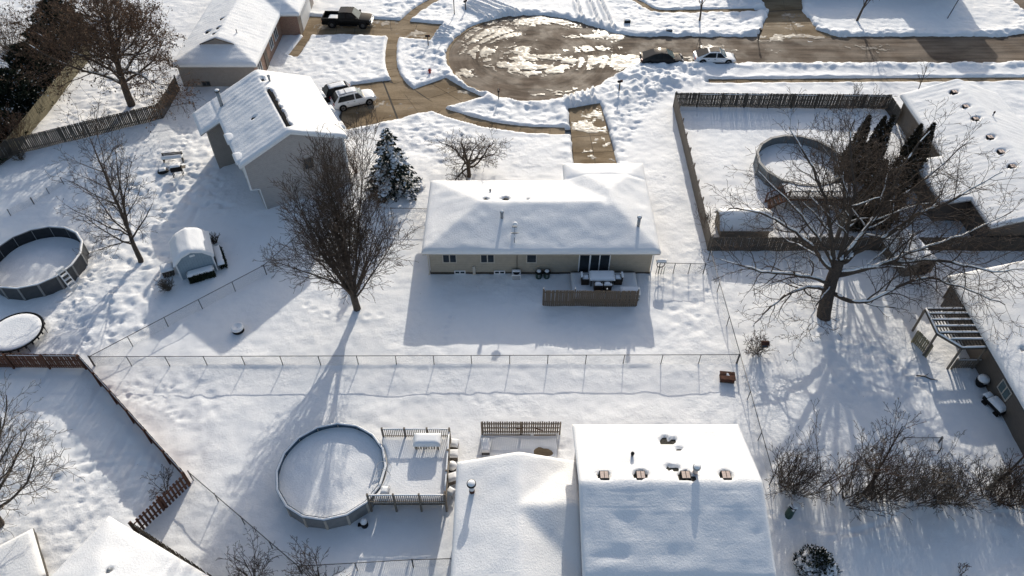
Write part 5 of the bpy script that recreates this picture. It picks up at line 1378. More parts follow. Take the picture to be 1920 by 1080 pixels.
# ladder on its right side
ld = thing('pool_ladder', 'white pool ladder over the dark pool wall, left garden', 'ladder', (-38.35 + 3.55 * math.cos(R(-32)), 42.85 + 3.55 * math.sin(R(-32)), 0), R(-32))
for s_ in (-.28, .28):
    MB().bar((.75, s_, -.2), (.1, s_, 1.75), .07, .07).build('side_rail', M['trim_white'], ld)
    MB().bar((-.5, s_, .1), (-.05, s_, 1.75), .07, .07).build('side_rail', M['trim_white'], ld)
for k in range(5):
    t_ = .15 + k * .19; MB().box(-.1, .1, -.27, .27, -.02, .03).build('step', M['trim_white'], ld, loc=(.75 - .65 * t_, 0, -.2 + 1.95 * t_))
MB().box(-.12, .17, -.33, .33, 1.70, 1.76).build('platform', M['trim_white'], ld)

pool('blue lined round pool beside the small deck, bottom', (-11.25, 23.7), 3.35, 1.22, 16, 'pool_grey', 'pool_blue', 'pool_blue', .80, .05, 'trim_tan')
pool('pale grey round pool in the fenced right yard', (g(1500, 301, 1.2)[0], g(1500, 301, 1.2)[1]), 3.9, 1.3, 16, 'liner_pale', 'liner_pale', 'pool_grey', .35, .1, 'pool_grey', False)
# trampoline
tc = g(28, 622, .75)
t = thing('trampoline', 'snow covered round trampoline at the left frame edge', 'trampoline', (tc[0], tc[1], 0))
MB().lathe([(1.95, .68), (1.99, .72), (1.95, .78), (1.86, .78), (1.86, .72)], 40, cap=False).build('rim', M['black'], t, True)
MB().lathe([(.02, .66), (1.0, .66), (1.7, .68), (1.86, .72)], 40, cap=False).build('mat', M['rubber'], t, True)
MB().lathe([(1.80, .745), (1.76, .79), (1.3, .76), (.6, .74), (.02, .735)], 40, cap=False).build('mat_snow', M['roof_snow'], t, True)
for k in range(24):
    a = 2 * math.pi * k / 24; MB().box(-.03, .03, -.05, .05, .5, .72).build('pad', M['black'], t, loc=(1.95 * math.cos(a), 1.95 * math.sin(a), 0), rz=a)
for k in range(6):
    a = 2 * math.pi * k / 6 + .3; MB().cyl((1.9 * math.cos(a), 1.9 * math.sin(a), -.3), (1.9 * math.cos(a), 1.9 * math.sin(a), .7), .03, n=6).build('leg', M['galv_dark'], t)

# ------------------------------------------------------------------ decks
def railing(root, a, b, zf, h, mat, post=1.45, bal=.12, snow=True, proud=.18):
    a = Vector((*a, 0)); b = Vector((*b, 0)); L = (b - a).length; ang = math.atan2(b.y - a.y, b.x - a.x)
    m = max(1, int(round(L / post)))
    for k in range(m + 1):
        q = a.lerp(b, k / m); MB().box(-.055, .055, -.055, .055, -.4, zf + h + proud * .5).build('railing_post', M[mat], root, loc=q, rz=ang)
    for z in (zf + .1, zf + h - .06): MB().box(0, L, -.025, .025, z - .022, z + .022).build('rail', M[mat], root, loc=a, rz=ang)
    key = 'baluster_%.2f' % h
    me = bpy.data.meshes.get(key)
    if me is None: me = MB().box(-.022, .022, -.05, -.026, 0, h - .02).mesh(key); me.materials.append(M[mat])
    for k in range(int(L / bal)):
        q = a.lerp(b, (k + .5) * bal / L); o = bpy.data.objects.new('baluster', me); link(o, root); o.location = (q.x, q.y, zf + .02); o.rotation_euler = (0, 0, ang)
    if snow: MB().pillow(0, L, -.05, .05, zf + h - .036, .07, 6, .06).build('rail_snow', M['snow_cap'], root, True, loc=a, rz=ang)
dx0, dx1, dy0, dy1 = -8.35, -3.95, 21.45, 26.15
t = thing('pool_deck', 'raised wooden deck with railings beside the blue lined pool', 'deck', (dx0, dy0, 0))
W, D = dx1 - dx0, dy1 - dy0; zf = 1.15
for k in range(int(D / .145)):
    y = k * .145; x0 = 0
    # boards stop at the pool wall
    yy = dy0 + y + .07 - 23.7; px_ = -11.25 + math.sqrt(max(0, 3.45 ** 2 - yy * yy)) - dx0
    MB().box(max(0.0, px_ + .04), W, y + .004, y + .139, zf - .04, zf).build('deck_board', M['wood_deck'], t)
MB().box(0, W, .02, .06, zf - .25, zf - .045).build('joist', M['wood_grey_dark'], t); MB().box(0, W, D - .06, D - .02, zf - .25, zf - .045).build('joist', M['wood_grey_dark'], t); MB().box(W - .06, W - .02, .07, D - .07, zf - .25, zf - .045).build('joist', M['wood_grey_dark'], t)
# snow blanket with a curved edge at the pool
V = []; F = []; NX, NY = 40, 44
for j in range(NY + 1):
    y = D * j / NY; yy = dy0 + y - 23.7; xl = max(.02, -11.25 + math.sqrt(max(0, 3.42 ** 2 - yy * yy)) - dx0 + .02)
    for i in range(NX + 1):
        x = xl + (W - .1 - xl) * i / NX; e = min(i, NX - i) / 3.0; ey = min(j, NY - j) / 3.0
        z = zf + .006 + .15 * min(1, e, ey) ** .6 + .02 * float(vnoise(np.array(x), np.array(y), .9, 85)) * min(1, e, ey)
        V.append((x, y * .985 + .03, z))
for j in range(NY):
    for i in range(NX): a = j * (NX + 1) + i; F.append((a, a + 1, a + NX + 2, a + NX + 1))
MB().add(V, F).build('deck_snow', M['roof_snow'], t, True)
railing(t, (.05, D - .05), (W - .05, D - .05), zf, .92, 'wood_grey')
railing(t, (W - .05, D - .2), (W - .05, .2), zf, .92, 'wood_grey')
railing(t, (-.25, .05), (W - .05, .05), zf, .92, 'wood_grey')
for k in range(3): MB().box(-.75 - k * .0, -.0, 0, 1, 0, .05).build('step', M['wood_grey'], t, loc=(W + .02 + .8, .3, zf - .3 - k * .3)) if False else None
# snow heaped table on the deck
t = thing('deck_table', 'snow heaped slatted table in the corner of the pool deck', 'table', (-5.35, 25.35, zf))
for k in range(9): MB().box(-.78 + k * .17, -.66 + k * .17, -.36, .36, .68, .72).build('slat', M['wood_deck'], t)
for k in range(9): MB().box(-.77 + k * .17, -.69 + k * .17, -.40, -.37, .35, .72).build('apron_slat', M['wood_deck'], t)
for a, b in ((-.72, -.33), (.66, -.33), (-.72, .3), (.66, .3)): MB().box(a, a + .07, b, b + .07, 0, .68).build('leg', M['wood_grey'], t)
MB().pillow(-.86, .86, -.44, .46, .722, .34, 12, .28).build('table_snow', M['snow_cap'], t, True)
# wire chair at the pool edge
def wire_chair(label, loc, rz, z=0, mat='galv'):
    t = thing('garden_chair', label, 'chair', (loc[0], loc[1], z), rz)
    MB().pillow(-.25, .25, -.25, .25, .44, .16, 6, .15).build('seat_snow', M['snow_cap'], t, True)
    MB().box(-.24, .24, -.24, .24, .40, .438).build('seat', M[mat], t)
    for x in (-.22, .22):
        for y in (-.22, .22): MB().cyl((x, y, -.1), (x, y, .42), .018, n=6).build('leg', M[mat], t)
    mb = MB()
    P = [Vector((-.24 + .48 * k / 8, .25, .42 + .48 * math.sin(math.pi * (k + .0) / 8) ** .5)) for k in range(9)]
    for a, b in zip(P[:-1], P[1:]): mb.cyl(a, b, .018, n=6)
    mb.build('backrest', M[mat], t); return t
wire_chair('white wire chair on the front corner of the pool deck', (-7.65, 22.05), R(-95), zf)
# handrail loops at the pool edge
t = thing('pool_handrail', 'pair of curved metal handrails at the pool edge of deck', 'handrail', (-7.95, 23.5, zf))
for y in (-.28, .28):
    P = [Vector((.45 * math.cos(math.pi * k / 10) , y + .1 * math.sin(math.pi * k / 10), .62 * math.sin(math.pi * k / 10) + .1)) for k in range(11)]
    mb = MB()
    for a, b in zip(P[:-1], P[1:]): mb.cyl(a, b, .02, n=6)
    mb.build('rail', M['chrome'], t)
# pump beside the pool
t = thing('pool_pump', 'snow capped pool pump standing by the pool wall', 'pump', (*g(684, 985), 0))
MB().lathe([(.22, -.2), (.22, .35), (.16, .5), (.1, .55)], 14).build('tank', M['black'], t, True)
MB().lathe([(.2, .42), (.2, .52), (.12, .68), (.02, .72)], 14).build('tank_snow', M['snow_cap'], t, True)
MB().box(-.4, -.15, -.1, .1, -.1, .12).build('motor', M['black'], t)
# row of snow topped things along the deck side
for k, (px, py, kind, lb) in enumerate([(851, 838, 'bin', 'top snow heaped crate along the right side of deck'), (850, 858, 'bin', 'second snow heaped crate beside the deck'), (848, 880, 'round', 'round snow topped planter beside the deck'), (848, 902, 'bin', 'lowest snow heaped crate beside the deck')]):
    x, y = g(px, py); t = thing('crate' if kind == 'bin' else 'planter', lb, 'crate' if kind == 'bin' else 'planter', (x, y, 0), R(-8 + 9 * k))
    if kind == 'bin':
        for q in range(4): MB().box(-.3, .3, -.26, .26, -.05 + q * .13, .06 + q * .13).build('side_board', M['wood_grey'], t)
        MB().pillow(-.33, .33, -.29, .29, .452, .22, 8, .2).build('crate_snow', M['snow_cap'], t, True)
    else:
        MB().lathe([(.24, -.1), (.3, .3), (.31, .36)], 16).build('pot', M['black'], t, True)
        MB().lathe([(.31, .362), (.33, .5), (.22, .68), (.02, .76)], 16).build('pot_snow', M['snow_cap'], t, True)
wire_chair('dark wire chair below the crates beside the deck', g(846, 928), R(60), 0, 'galv_dark')
# patio by the picket screen
t = thing('patio_chair', 'snow covered lounge chair left end of the picket screen', 'chair', (*g(911, 842), 0), R(0))
MB().box(-.26, .26, -.5, .45, .42, .46).build('seat', M['galv_dark'], t)
MB().pillow(-.3, .3, -.55, .5, .462, .2, 10, .22).build('seat_snow', M['snow_cap'], t, True)
for x in (-.25, .25):
    for y in (-.45, .4): MB().cyl((x, y, -.1), (x * .9, y, .42), .02, n=6).build('leg', M['galv_dark'], t)
MB().box(-.24, .24, -.52, -.5, .1, .42).build('apron', M['galv_dark'], t)
pt = structure(MB().box(*sorted((g(905, 866)[0], g(1045, 866)[0])), g(905, 880)[1], g(905, 815)[1], -.2, .03).build('patio', M['concrete']))
pt["label"] = "concrete patio partly cleared of snow"
x0, y0 = g(905, 866); x1, y1 = g(1043, 818)
V = []; F = []; NX, NY = 40, 22
hx, hy = g(1020, 848)
for j in range(NY + 1):
    for i in range(NX + 1):
        x = x0 + (x1 - x0) * i / NX; y = g(905, 880)[1] + (y1 - g(905, 880)[1]) * j / NY
        n_ = float(vnoise(np.array(x), np.array(y), .6, 88)); q = math.hypot((x - hx) / .62, (y - hy) / .3) + .3 * n_
        V.append((x, y, .10 + .05 * n_ - .16 * max(0, 1 - q) ** .5 * 1.4 if q < 1 else .10 + .05 * n_))
for j in range(NY):
    for i in range(NX): a = j * (NX + 1) + i; F.append((a, a + 1, a + NX + 2, a + NX + 1))
MB().add(V, F).build('patio_snow', M['snow_cap'], pt, True)
# deck of the beige house
mx0, my0 = g(1072, 572)[0], 39.0
t = thing('patio_deck', 'low snow covered deck outside the sliding door', 'deck', (4.75, 39.15, 0))
MB().box(0, 5.1, 0, 2.95, -.3, .30).build('frame', M['wood_grey_dark'], t)
MB().pillow(-.05, 5.15, -.05, 2.8, .302, .14, 22, .2).build('deck_snow', M['roof_snow'], t, True)
tz = .42
t = thing('patio_table', 'snow covered rectangular patio table outside the sliding door', 'table', (7.05, 40.75, tz))
MB().box(-.98, .98, -.5, .5, .66, .72).build('table_top', M['wicker'], t)
for a in (-.85, .85):
    for b in (-.4, .4): MB().box(a - .04, a + .04, b - .04, b + .04, -.1, .66).build('leg', M['wicker'], t)
MB().pillow(-1.0, 1.0, -.52, .52, .722, .22, 14, .2).build('table_snow', M['snow_cap'], t, True)
def wicker_chair(label, loc, rz):
    t = thing('wicker_chair', label, 'chair', (loc[0], loc[1], tz), rz, 'wicker chairs round the patio table')
    MB().box(-.3, .3, -.3, .3, -.1, .42).build('seat', M['wicker'], t)
    MB().box(-.3, .3, .25, .33, .42, .88).build('backrest', M['wicker'], t)
    for x in (-.31, .25): MB().box(x, x + .06, -.28, .25, .42, .62).build('armrest', M['wicker'], t)
    MB().pillow(-.25, .25, -.3, .25, .422, .36, 6, .2).build('seat_snow', M['snow_cap'], t, True)
    MB().pillow(-.31, .31, .2, .37, .881, .16, 5, .08).build('back_snow', M['snow_cap'], t, True)
wicker_chair('wicker chair at the left end of the patio table', (5.75, 40.75), R(90)); wicker_chair('wicker chair at the right end of the patio table', (8.35, 40.75), R(-90))
wicker_chair('left one of two wicker chairs on the screen side of table', (6.7, 39.9), R(180)); wicker_chair('right one of two wicker chairs on the screen side of table', (7.42, 39.9), R(180))
t = thing('storage_bench', 'rounded snow covered bench behind the privacy screen', 'bench', (9.15, 39.45, .1))
MB().box(-.75, .75, -.3, .3, 0, .62).build('box', M['grey_plastic'], t); MB().pillow(-.8, .8, -.36, .36, .622, .38, 12, .3).build('bench_snow', M['snow_cap'], t, True)
# air conditioner and bins along the wall
t = thing('air_conditioner', 'white air conditioner unit against the beige wall', 'air conditioner', (*g(968, 520), 0))
MB().box(-.36, .36, -.3, .3, -.1, .55).build('casing', M['trim_white'], t); MB().lathe([(.27, .551), (.27, .575)], 18).build('fan_grille', M['black'], t); MB().pillow(-.34, .34, .02, .29, .576, .09, 5, .08).build('unit_snow', M['snow_cap'], t, True)
for k in range(4): MB().box(-.33, .33, -.305, -.3, .02 + k * .12, .07 + k * .12).build('louvre', M['black'], t)
for px, lb in ((1010, 'left dark green bin by the beige wall'), (1025, 'right dark green bin by the beige wall')):
    t = thing('garden_bin', lb, 'bin', (*g(px, 519), 0), 0, 'bins by the beige wall')
    MB().lathe([(.24, -.1), (.28, .5), (.3, .52)], 16).build('body', M['green_plastic'], t, True); MB().lathe([(.3, .521), (.24, .64), (.05, .7)], 16).build('lid', M['black'], t, True); MB().lathe([(.22, .6), (.14, .74), (.02, .78)], 12).build('bin_snow', M['snow_cap'], t, True)
    MB().box(-.03, .03, -.32, -.29, .2, .5).build('latch', M['grey_plastic'], t)
t = thing('hose_reel', 'dark hose and tools hanging at the beige house corner', 'hose', (*g(1236, 512), 0))
P = [Vector((.32 * math.cos(k * .5), .0 + .02 * k * .1, .95 + .32 * math.sin(k * .5))) for k in range(28)]
mb = MB()
for a, b in zip(P[:-1], P[1:]): mb.cyl(a, b, .03, n=5)
mb.build('hose_coil', M['black'], t); MB().box(-.4, .4, -.05, .2, 1.2, 1.26).build('bracket', M['wood_grey_dark'], t); MB().pillow(-.42, .42, -.08, .22, 1.262, .2, 6, .15).build('hose_snow', M['snow_cap'], t, True)
for k in range(4): MB().bar((-.3 + k * .2, -.1, -.2), (-.25 + k * .2, -.05, .8), .06, .03).build('hanging_tool', M['green_plastic' if k % 2 else 'black'], t)
# ------------------------------------------------------------------ vehicles
def car(name, label, cat, loc, rz, L, W, H, paint, kind, snow_roof=False, roof_glass=False, rack=False):
    """nose towards +x; wheels on z=0"""
    t = thing(name, label, cat, (loc[0], loc[1], PZ), rz)
    hw = W / 2
    suv = kind in ('suv', 'hatch')
    zb = .22; belt = .98 if kind == 'suv' else (.88 if kind == 'hatch' else .82)
    hood = belt - (.02 if suv else .08)
    # lower body stations: x, z_top, halfwidth, z_bottom
    f = L / 2
    st = [(-f, belt - .18, hw * .78, .42), (-f + .10, belt - .02, hw * .92, .30), (-f + .5, belt + .02, hw * .985, zb), (-f + L * .30, belt + .02, hw, zb), (0, belt, hw, zb), (f - L * .30, belt - .01, hw, zb),
          (f - L * .2, hood, hw * .985, zb), (f - .45, hood - .06, hw * .95, zb), (f - .12, hood - .16, hw * .86, .28), (f, hood - .34, hw * .70, .36)]
    V = []; F = []; sec = 12
    for x, zt, w, z0 in st:
        m = (zt + z0) / 2
        pr = [(-w * .82, z0), (-w * .97, z0 + .12), (-w, m), (-w * .985, zt - .12), (-w * .93, zt - .03), (-w * .7, zt), (w * .7, zt), (w * .93, zt - .03), (w * .985, zt - .12), (w, m), (w * .97, z0 + .12), (w * .82, z0)]
        for y, z in pr: V.append((x, y, z))
    n = len(st)
    for i in range(n - 1):
        for k in range(sec): F.append((i*sec+k, i*sec+(k+1) % sec, (i+1)*sec+(k+1) % sec, (i+1)*sec+k))
    F.append(tuple(range(sec))); F.append(tuple(range((n-1)*sec, n*sec)))
    body = MB().add(V, F).build('body', M[paint], t, True)
    bev = body.modifiers.new('e', 'EDGE_SPLIT'); bev.split_angle = R(50)
    # cabin
    if kind == 'sedan': cs = [(-f + .30, belt + .04), (-f + 1.55, H - .10), (-.2, H), (.45, H - .07), (f - 1.08, belt - .02)]
    elif kind == 'hatch': cs = [(-f + .12, belt), (-f + .55, H - .06), (-.3, H), (.5, H - .04), (f - 1.15, belt - .02)]
    else: cs = [(-f + .12, belt), (-f + .72, H - .08), (-.35, H), (.40, H - .05), (f - 1.22, belt - .02)]
    wr = hw * .67; wb = hw * .92
    V = []; F = []
    for x, z in cs:
        tt = (z - belt) / (H - belt); w = wb + (wr - wb) * max(0, tt)
        V += [(x, -w, z), (x, -w * .6, z + .03 * tt), (x, w * .6, z + .03 * tt), (x, w, z)]
    for i in range(len(cs) - 1):
        for k in range(3): F.append((i*4+k, i*4+k+1, (i+1)*4+k+1, (i+1)*4+k))
    # side skins
    for k in (0, 3):
        base = [(cs[0][0], -wb if k == 0 else wb, belt - .05), (cs[-1][0], -wb if k == 0 else wb, belt - .05)]
        b0 = len(V); V += base
        F.append(tuple([b0] + [i * 4 + k for i in range(len(cs))] + [b0 + 1]))
    cabin = MB().add(V, F).build('cabin', M[paint], t, True); e = cabin.modifiers.new('e', 'EDGE_SPLIT'); e.split_angle = R(30)
    def lerp3(a, b, s): return tuple(a[i] + (b[i] - a[i]) * s for i in range(3))
    def pane(nm, q, off, mat='car_glass'):
        c = tuple(sum(p[i] for p in q) / len(q) for i in range(3)); q = [lerp3(c, p, .94) for p in q]
        MB().prism_dir([tuple(p[i] + off[i] for i in range(3)) for p in q], tuple(o * .6 for o in off)).build(nm, M[mat], t)
    def edge(i, s): return V[i * 4 + (0 if s < 0 else 3)]
    # windscreen (front), rear window
    pane('windscreen', [edge(4, -1), edge(4, 1), edge(3, 1), edge(3, -1)], (.012, 0, .012), 'glass_light')
    pane('rear_window', [edge(0, -1), edge(0, 1), edge(1, 1), edge(1, -1)], (-.012, 0, .014))
    for s in (-1, 1):
        def P(x, z):   # point on the side skin
            tt = (z - belt) / (H - belt); return (x, s * (wb + (wr - wb) * tt), z)
        zt = H - .09; zl = belt + .03
        xr = cs[0][0] + (cs[1][0] - cs[0][0]) * .95 + .1; xf = cs[3][0] + .02; xfl = cs[4][0] - .2; xrl = cs[0][0] + (.45 if kind == 'sedan' else .3)
        mid = .05
        pane('side_window', [P(xrl, zl), P(mid - .03, zl), P(mid - .03, zt), P(xr, zt - .02)], (0, s * .014, .004))
        pane('side_window', [P(mid + .03, zl), P(xfl, zl), P(xf, zt - .02), P(mid + .03, zt)], (0, s * .014, .004))
        MB().box(-.1, .1, -.06, .06, -.06, .07).build('mirror', M[paint], t, loc=(xfl + .05, s * (wb + .1), belt + .08))
        for x in (mid, -f + L * .36): MB().box(-.09, .09, -.012, .012, -.015, .015).build('door_handle', M['black'], t, loc=(x - .15, s * (hw + .005), belt - .12))
        MB().box(-.05, .02, -.2, .2, -.07, .07).build('headlight', M['lens'], t, loc=(f - .13, s * hw * .66, hood - .2))
        MB().box(-.03, .06, -.18, .18, -.09, .09).build('tail_light', M['red_lens'], t, loc=(-f + .06, s * hw * .70, belt - .12))
        MB().box(-L * .26, L * .26, -.02, .02, -.05, .05).build('sill', M['black'], t, loc=(0, s * (hw * .985), .27))
    MB().box(-.02, .03, -hw * .5, hw * .5, -.1, .1).build('grille', M['black'], t, loc=(f - .02, 0, .5))
    MB().box(-.02, .02, -.26, .26, -.06, .06).build('number_plate', M['trim_white'], t, loc=(-f - .005, 0, belt - .3))
    rw = .355 if suv else .335
    for x in (-f + L * .20, f - L * .19):
        for s in (-1, 1):
            a = MB().cyl((0, -s * .03, 0), (0, s * .012, 0), rw + .055, n=20).build('wheel_arch', M['black'], t, True, loc=(x, s * (hw - .005), rw))
            w = MB().cyl((0, -.1, 0), (0, .1, 0), rw, n=22).build('wheel', M['rubber'], t, loc=(x, s * (hw - .075), rw))
            rm = MB().cyl((0, -.105, 0), (0, .105, 0), rw * .62, n=18).build('rim', M['rim'], w)
            for k in range(5):
                c = 2 * math.pi * k / 5; MB().bar((0, s * .112, 0), (rw * .55 * math.cos(c), s * .112, rw * .55 * math.sin(c)), .035, .01, (0, 1, 0)).build('spoke', M['black'], w)
    if roof_glass: MB().add([(cs[1][0] + .12, -wr * .82, H - .018), (cs[1][0] + .12, wr * .82, H - .018), (-.15, wr * .84, H + .036), (-.15, -wr * .84, H + .036), (cs[3][0] - .02, wr * .82, H + .005), (cs[3][0] - .02, -wr * .82, H + .005)], [(0, 1, 2, 3), (3, 2, 4, 5)]).build('glass_roof', M['car_glass'], t)
    if snow_roof: MB().pillow(cs[1][0] + .15, cs[3][0] - .15, -wr * .8, wr * .8, H - .03, .09, 8, .25).build('roof_snow', M['snow_cap'], t, True)
    if rack:
        for s in (-1, 1): MB().cyl((cs[1][0] + .1, s * wr * .92, H + .06), (cs[3][0], s * wr * .92, H + .06), .025, n=6).build('roof_rail', M['black'], t)
        MB().cyl((-.75, -wr * .92, H + .1), (-.75, wr * .92, H + .1), .022, n=6).build('crossbar', M['black'], t)
    return t
def ground_mid(a, b): A = g(*a, PZ); B = g(*b, PZ); return ((A[0] + B[0]) / 2, (A[1] + B[1]) / 2)
wa = g(645, 208, PZ); wb_ = g(692, 197, PZ)
ang = math.atan2(wb_[1] - wa[1], wb_[0] - wa[0]); ux, uy = math.cos(ang), math.sin(ang)
mx, my = (wa[0] + wb_[0]) / 2 - uy * .85, (wa[1] + wb_[1]) / 2 + ux * .85
car('parked_suv', 'white suv with snowy roof parked beside the two storey house', 'car', (mx, my), ang, 4.6, 1.84, 1.66, 'paint_white', 'suv', True, False, True)
hx_, hy_ = g(620, 163, 1.2)
car('parked_hatchback', 'black hatchback with snow patch on roof behind white suv', 'car', (hx_ + .1, hy_ + .0), ang + math.pi, 4.15, 1.76, 1.52, 'paint_black', 'hatch', True)
sx, sy = g(1241, 106, .5)
car('parked_sedan', 'dark grey sedan half behind the ploughed snow heap', 'car', (sx, sy), R(1), 4.85, 1.86, 1.45, 'paint_charcoal', 'sedan')
sx, sy = g(1340, 104, .5)
car('parked_sedan', 'white sedan with dark glass roof on the street', 'car', (sx, sy), R(-1), 4.7, 1.85, 1.44, 'paint_white', 'sedan', False, True)

def pickup(loc, rz):
    t = thing('pickup_truck', 'black crew cab pickup with snow in its bed', 'pickup', (loc[0], loc[1], PZ), rz)
    L, W, H = 5.9, 2.02, 1.93; f = L / 2; hw = W / 2; b = 1.18; z0 = .42; P = 'paint_truck'
    st = [(-.95, b, hw), (.0, b, hw), (1.0, b, hw), (1.55, b - .02, hw), (2.5, b - .08, hw * .97), (f - .12, b - .14, hw * .92), (f, b - .35, hw * .84)]
    V = []; F = []; sec = 10
    for x, zt, w in st:
        for y, z in [(-w * .9, z0), (-w, z0 + .15), (-w, zt - .15), (-w * .95, zt - .03), (-w * .7, zt), (w * .7, zt), (w * .95, zt - .03), (w, zt - .15), (w, z0 + .15), (w * .9, z0)]: V.append((x, y, z))
    for i in range(len(st) - 1):
        for k in range(sec): F.append((i*sec+k, i*sec+(k+1) % sec, (i+1)*sec+(k+1) % sec, (i+1)*sec+k))
    F.append(tuple(range(sec))); F.append(tuple(range((len(st)-1)*sec, len(st)*sec)))
    o = MB().add(V, F).build('body', M[P], t, True); e = o.modifiers.new('e', 'EDGE_SPLIT'); e.split_angle = R(45)
    # bed: floor, walls, tailgate
    MB().box(-f + .05, -.96, -hw + .1, hw - .1, z0 + .05, .72).build('bed_floor', M['black'], t)
    for s in (-1, 1): MB().box(-f, -.96, min(s * hw, s * (hw - .12)), max(s * hw, s * (hw - .12)), z0, b + .05).build('bed_side', M[P], t)
    MB().box(-f - .02, -f + .08, -hw + .121, hw - .121, z0 + .1, b + .04).build('tailgate', M[P], t)
    MB().pillow(-f + .55, -1.0, -hw + .15, hw - .3, .722, .32, 10, .45).build('bed_snow', M['snow_cap'], t, True)
    cs = [(-.95, b), (-.85, H - .04), (0, H), (.75, H - .04), (1.55, b - .02)]; wr, wb = hw * .76, hw * .95
    V = []; F = []
    for x, z in cs:
        tt = max(0, (z - b) / (H - b)); w = wb + (wr - wb) * tt; V += [(x, -w, z), (x, w, z)]
    for i in range(4): F.append((i*2, i*2+1, i*2+3, i*2+2))
    for k in (0, 1):
        b0 = len(V); V += [(cs[0][0], wb * (1 if k else -1), b - .05), (cs[-1][0], wb * (1 if k else -1), b - .05)]
        F.append(tuple([b0] + [i*2+k for i in range(5)] + [b0 + 1]))
    MB().add(V, F).build('cab', M[P], t)
    def pane(nm, q, off, mat='car_glass'):
        c = Vector(sum((Vector(p) for p in q), Vector()) / len(q)); q = [c + (Vector(p) - c) * .92 + Vector(off) for p in q]
        MB().prism_dir(q, tuple(o * .6 for o in off)).build(nm, M[mat], t)
    pane('windscreen', [V[8], V[9], V[7], V[6]], (.012, 0, .012), 'glass_light'); pane('rear_window', [V[0], V[1], V[3], V[2]], (-.016, 0, .002))
    for s in (-1, 1):
        def Q(x, z): tt = (z - b) / (H - b); return (x, s * (wb + (wr - wb) * tt), z)
        pane('side_window', [Q(-.82, b + .04), Q(-.02, b + .04), Q(-.02, H - .1), Q(-.78, H - .1)], (0, s * .014, .004)); pane('side_window', [Q(.04, b + .04), Q(1.3, b + .04), Q(.72, H - .1), Q(.04, H - .1)], (0, s * .014, .004))
        MB().box(-.1, .1, -.09, .09, -.1, .12).build('mirror', M['black'], t, loc=(1.35, s * (hw + .1), b + .1))
        MB().box(-.04, .02, -.2, .2, -.1, .1).build('headlight', M['lens'], t, loc=(f - .07, s * hw * .68, .92)); MB().box(-.03, .04, -.09, .09, -.2, .2).build('tail_light', M['red_lens'], t, loc=(-f, s * (hw - .1), .95))
        MB().box(-.9, 1.3, -.1, .1, -.03, .03).build('running_board', M['black'], t, loc=(0, s * hw, z0 - .02))
        for x in (-f + 1.15, f - 1.0):
            MB().cyl((0, -s * .05, 0), (0, s * .015, 0), .5, n=22).build('wheel_arch', M['black'], t, True, loc=(x, s * (hw - .002), .44))
            w = MB().cyl((0, -.14, 0), (0, .14, 0), .42, n=22).build('wheel', M['rubber'], t, loc=(x, s * (hw - .1), .42)); MB().cyl((0, -.145, 0), (0, .145, 0), .22, n=16).build('rim', M['galv_dark'], w)
    MB().box(-.04, .04, -hw * .62, hw * .62, -.2, .2).build('grille', M['chrome'], t, loc=(f - .02, 0, .85)); MB().box(-.08, .1, -hw * .9, hw * .9, -.13, .1).build('bumper', M['chrome'], t, loc=(f - .02, 0, .55)); MB().box(-.1, .06, -hw * .9, hw * .9, -.1, .08).build('bumper', M['black'], t, loc=(-f - .02, 0, .55))
px_, py_ = g(652, 33, .7)
pickup((px_, py_), R(-3))

# ------------------------------------------------------------------ sheds
def gambrel(label, loc, rz, w, L, h, wall, roofmat, name='garden_shed', T=.16, bev=.3):
    """barn roof, ridge along local y, front gable towards -y"""
    t = thing(name, label, 'shed', (loc[0], loc[1], 0), rz); hw = w / 2; k = .55; z1 = h; z2 = h + .55; z3 = h + .82
    prof = [(-hw, -.3), (hw, -.3), (hw, z1), (hw * k, z2), (0, z3), (-hw * k, z2), (-hw, z1)]
    MB().prism_dir([(x, 0.06, z) for x, z in prof], (0, L - .12, 0)).build('wall', M[wall], t)
    e = .14; out = [(-hw - e, z1 - .12), (-hw * k - .03, z2 + .03), (0, z3 + .04), (hw * k + .03, z2 + .03), (hw + e, z1 - .12)]
    inn = [(x * .965, z - .06) for x, z in out][::-1]
    r_ = MB().prism_dir([(x, -.1, z) for x, z in out + inn], (0, L + .2, 0)).build('roof', M[roofmat], t)
    # rounded snow sleeve on the roof
    V = []; F = []; nu = 24; nv = 14
    top = [Vector((x, 0, z)) for x, z in out]; cum = [0]
    for a, b in zip(top[:-1], top[1:]): cum.append(cum[-1] + (b - a).length)
    for j in range(nv + 1):
        y = -.14 + (L + .28) * j / nv; ey = min(1, min(j, nv - j) / 1.5)
        for i in range(nu + 1):
            s = cum[-1] * i / nu; q = max(q for q in range(4) if cum[q] <= s + 1e-6); p = top[q].lerp(top[q + 1], (s - cum[q]) / (cum[q + 1] - cum[q])); e2 = min(1, min(i, nu - i) / 2.0)
            nrm = Vector((p.x * .7, 0, 1.0)).normalized(); d = T * (.35 + .65 * (ey * e2) ** .5)
            V.append((p.x + nrm.x * d, y, p.z + nrm.z * d + .01 * math.sin(i * 1.3 + j)))
    for j in range(nv):
        for i in range(nu): a = j * (nu + 1) + i; F.append((a, a + 1, a + nu + 2, a + nu + 1))
    # close the ends
    for j in (0, nv):
        b0 = len(V); 
        for i in range(nu + 1):
            s = cum[-1] * i / nu; q = max(q for q in range(4) if cum[q] <= s + 1e-6); p = top[q].lerp(top[q + 1], (s - cum[q]) / (cum[q + 1] - cum[q])); V.append((p.x, -.13 if j == 0 else L + .13, p.z + .004))
        for i in range(nu): a = j * (nu + 1) + i; F.append((a, a + 1, b0 + i + 1, b0 + i))
    MB().add(V, F).build('roof_snow', M['roof_snow'], r_, True)
    return t
bl = g(345, 525); br_ = g(406, 508)
sa = math.atan2(br_[1] - bl[1], br_[0] - bl[0])
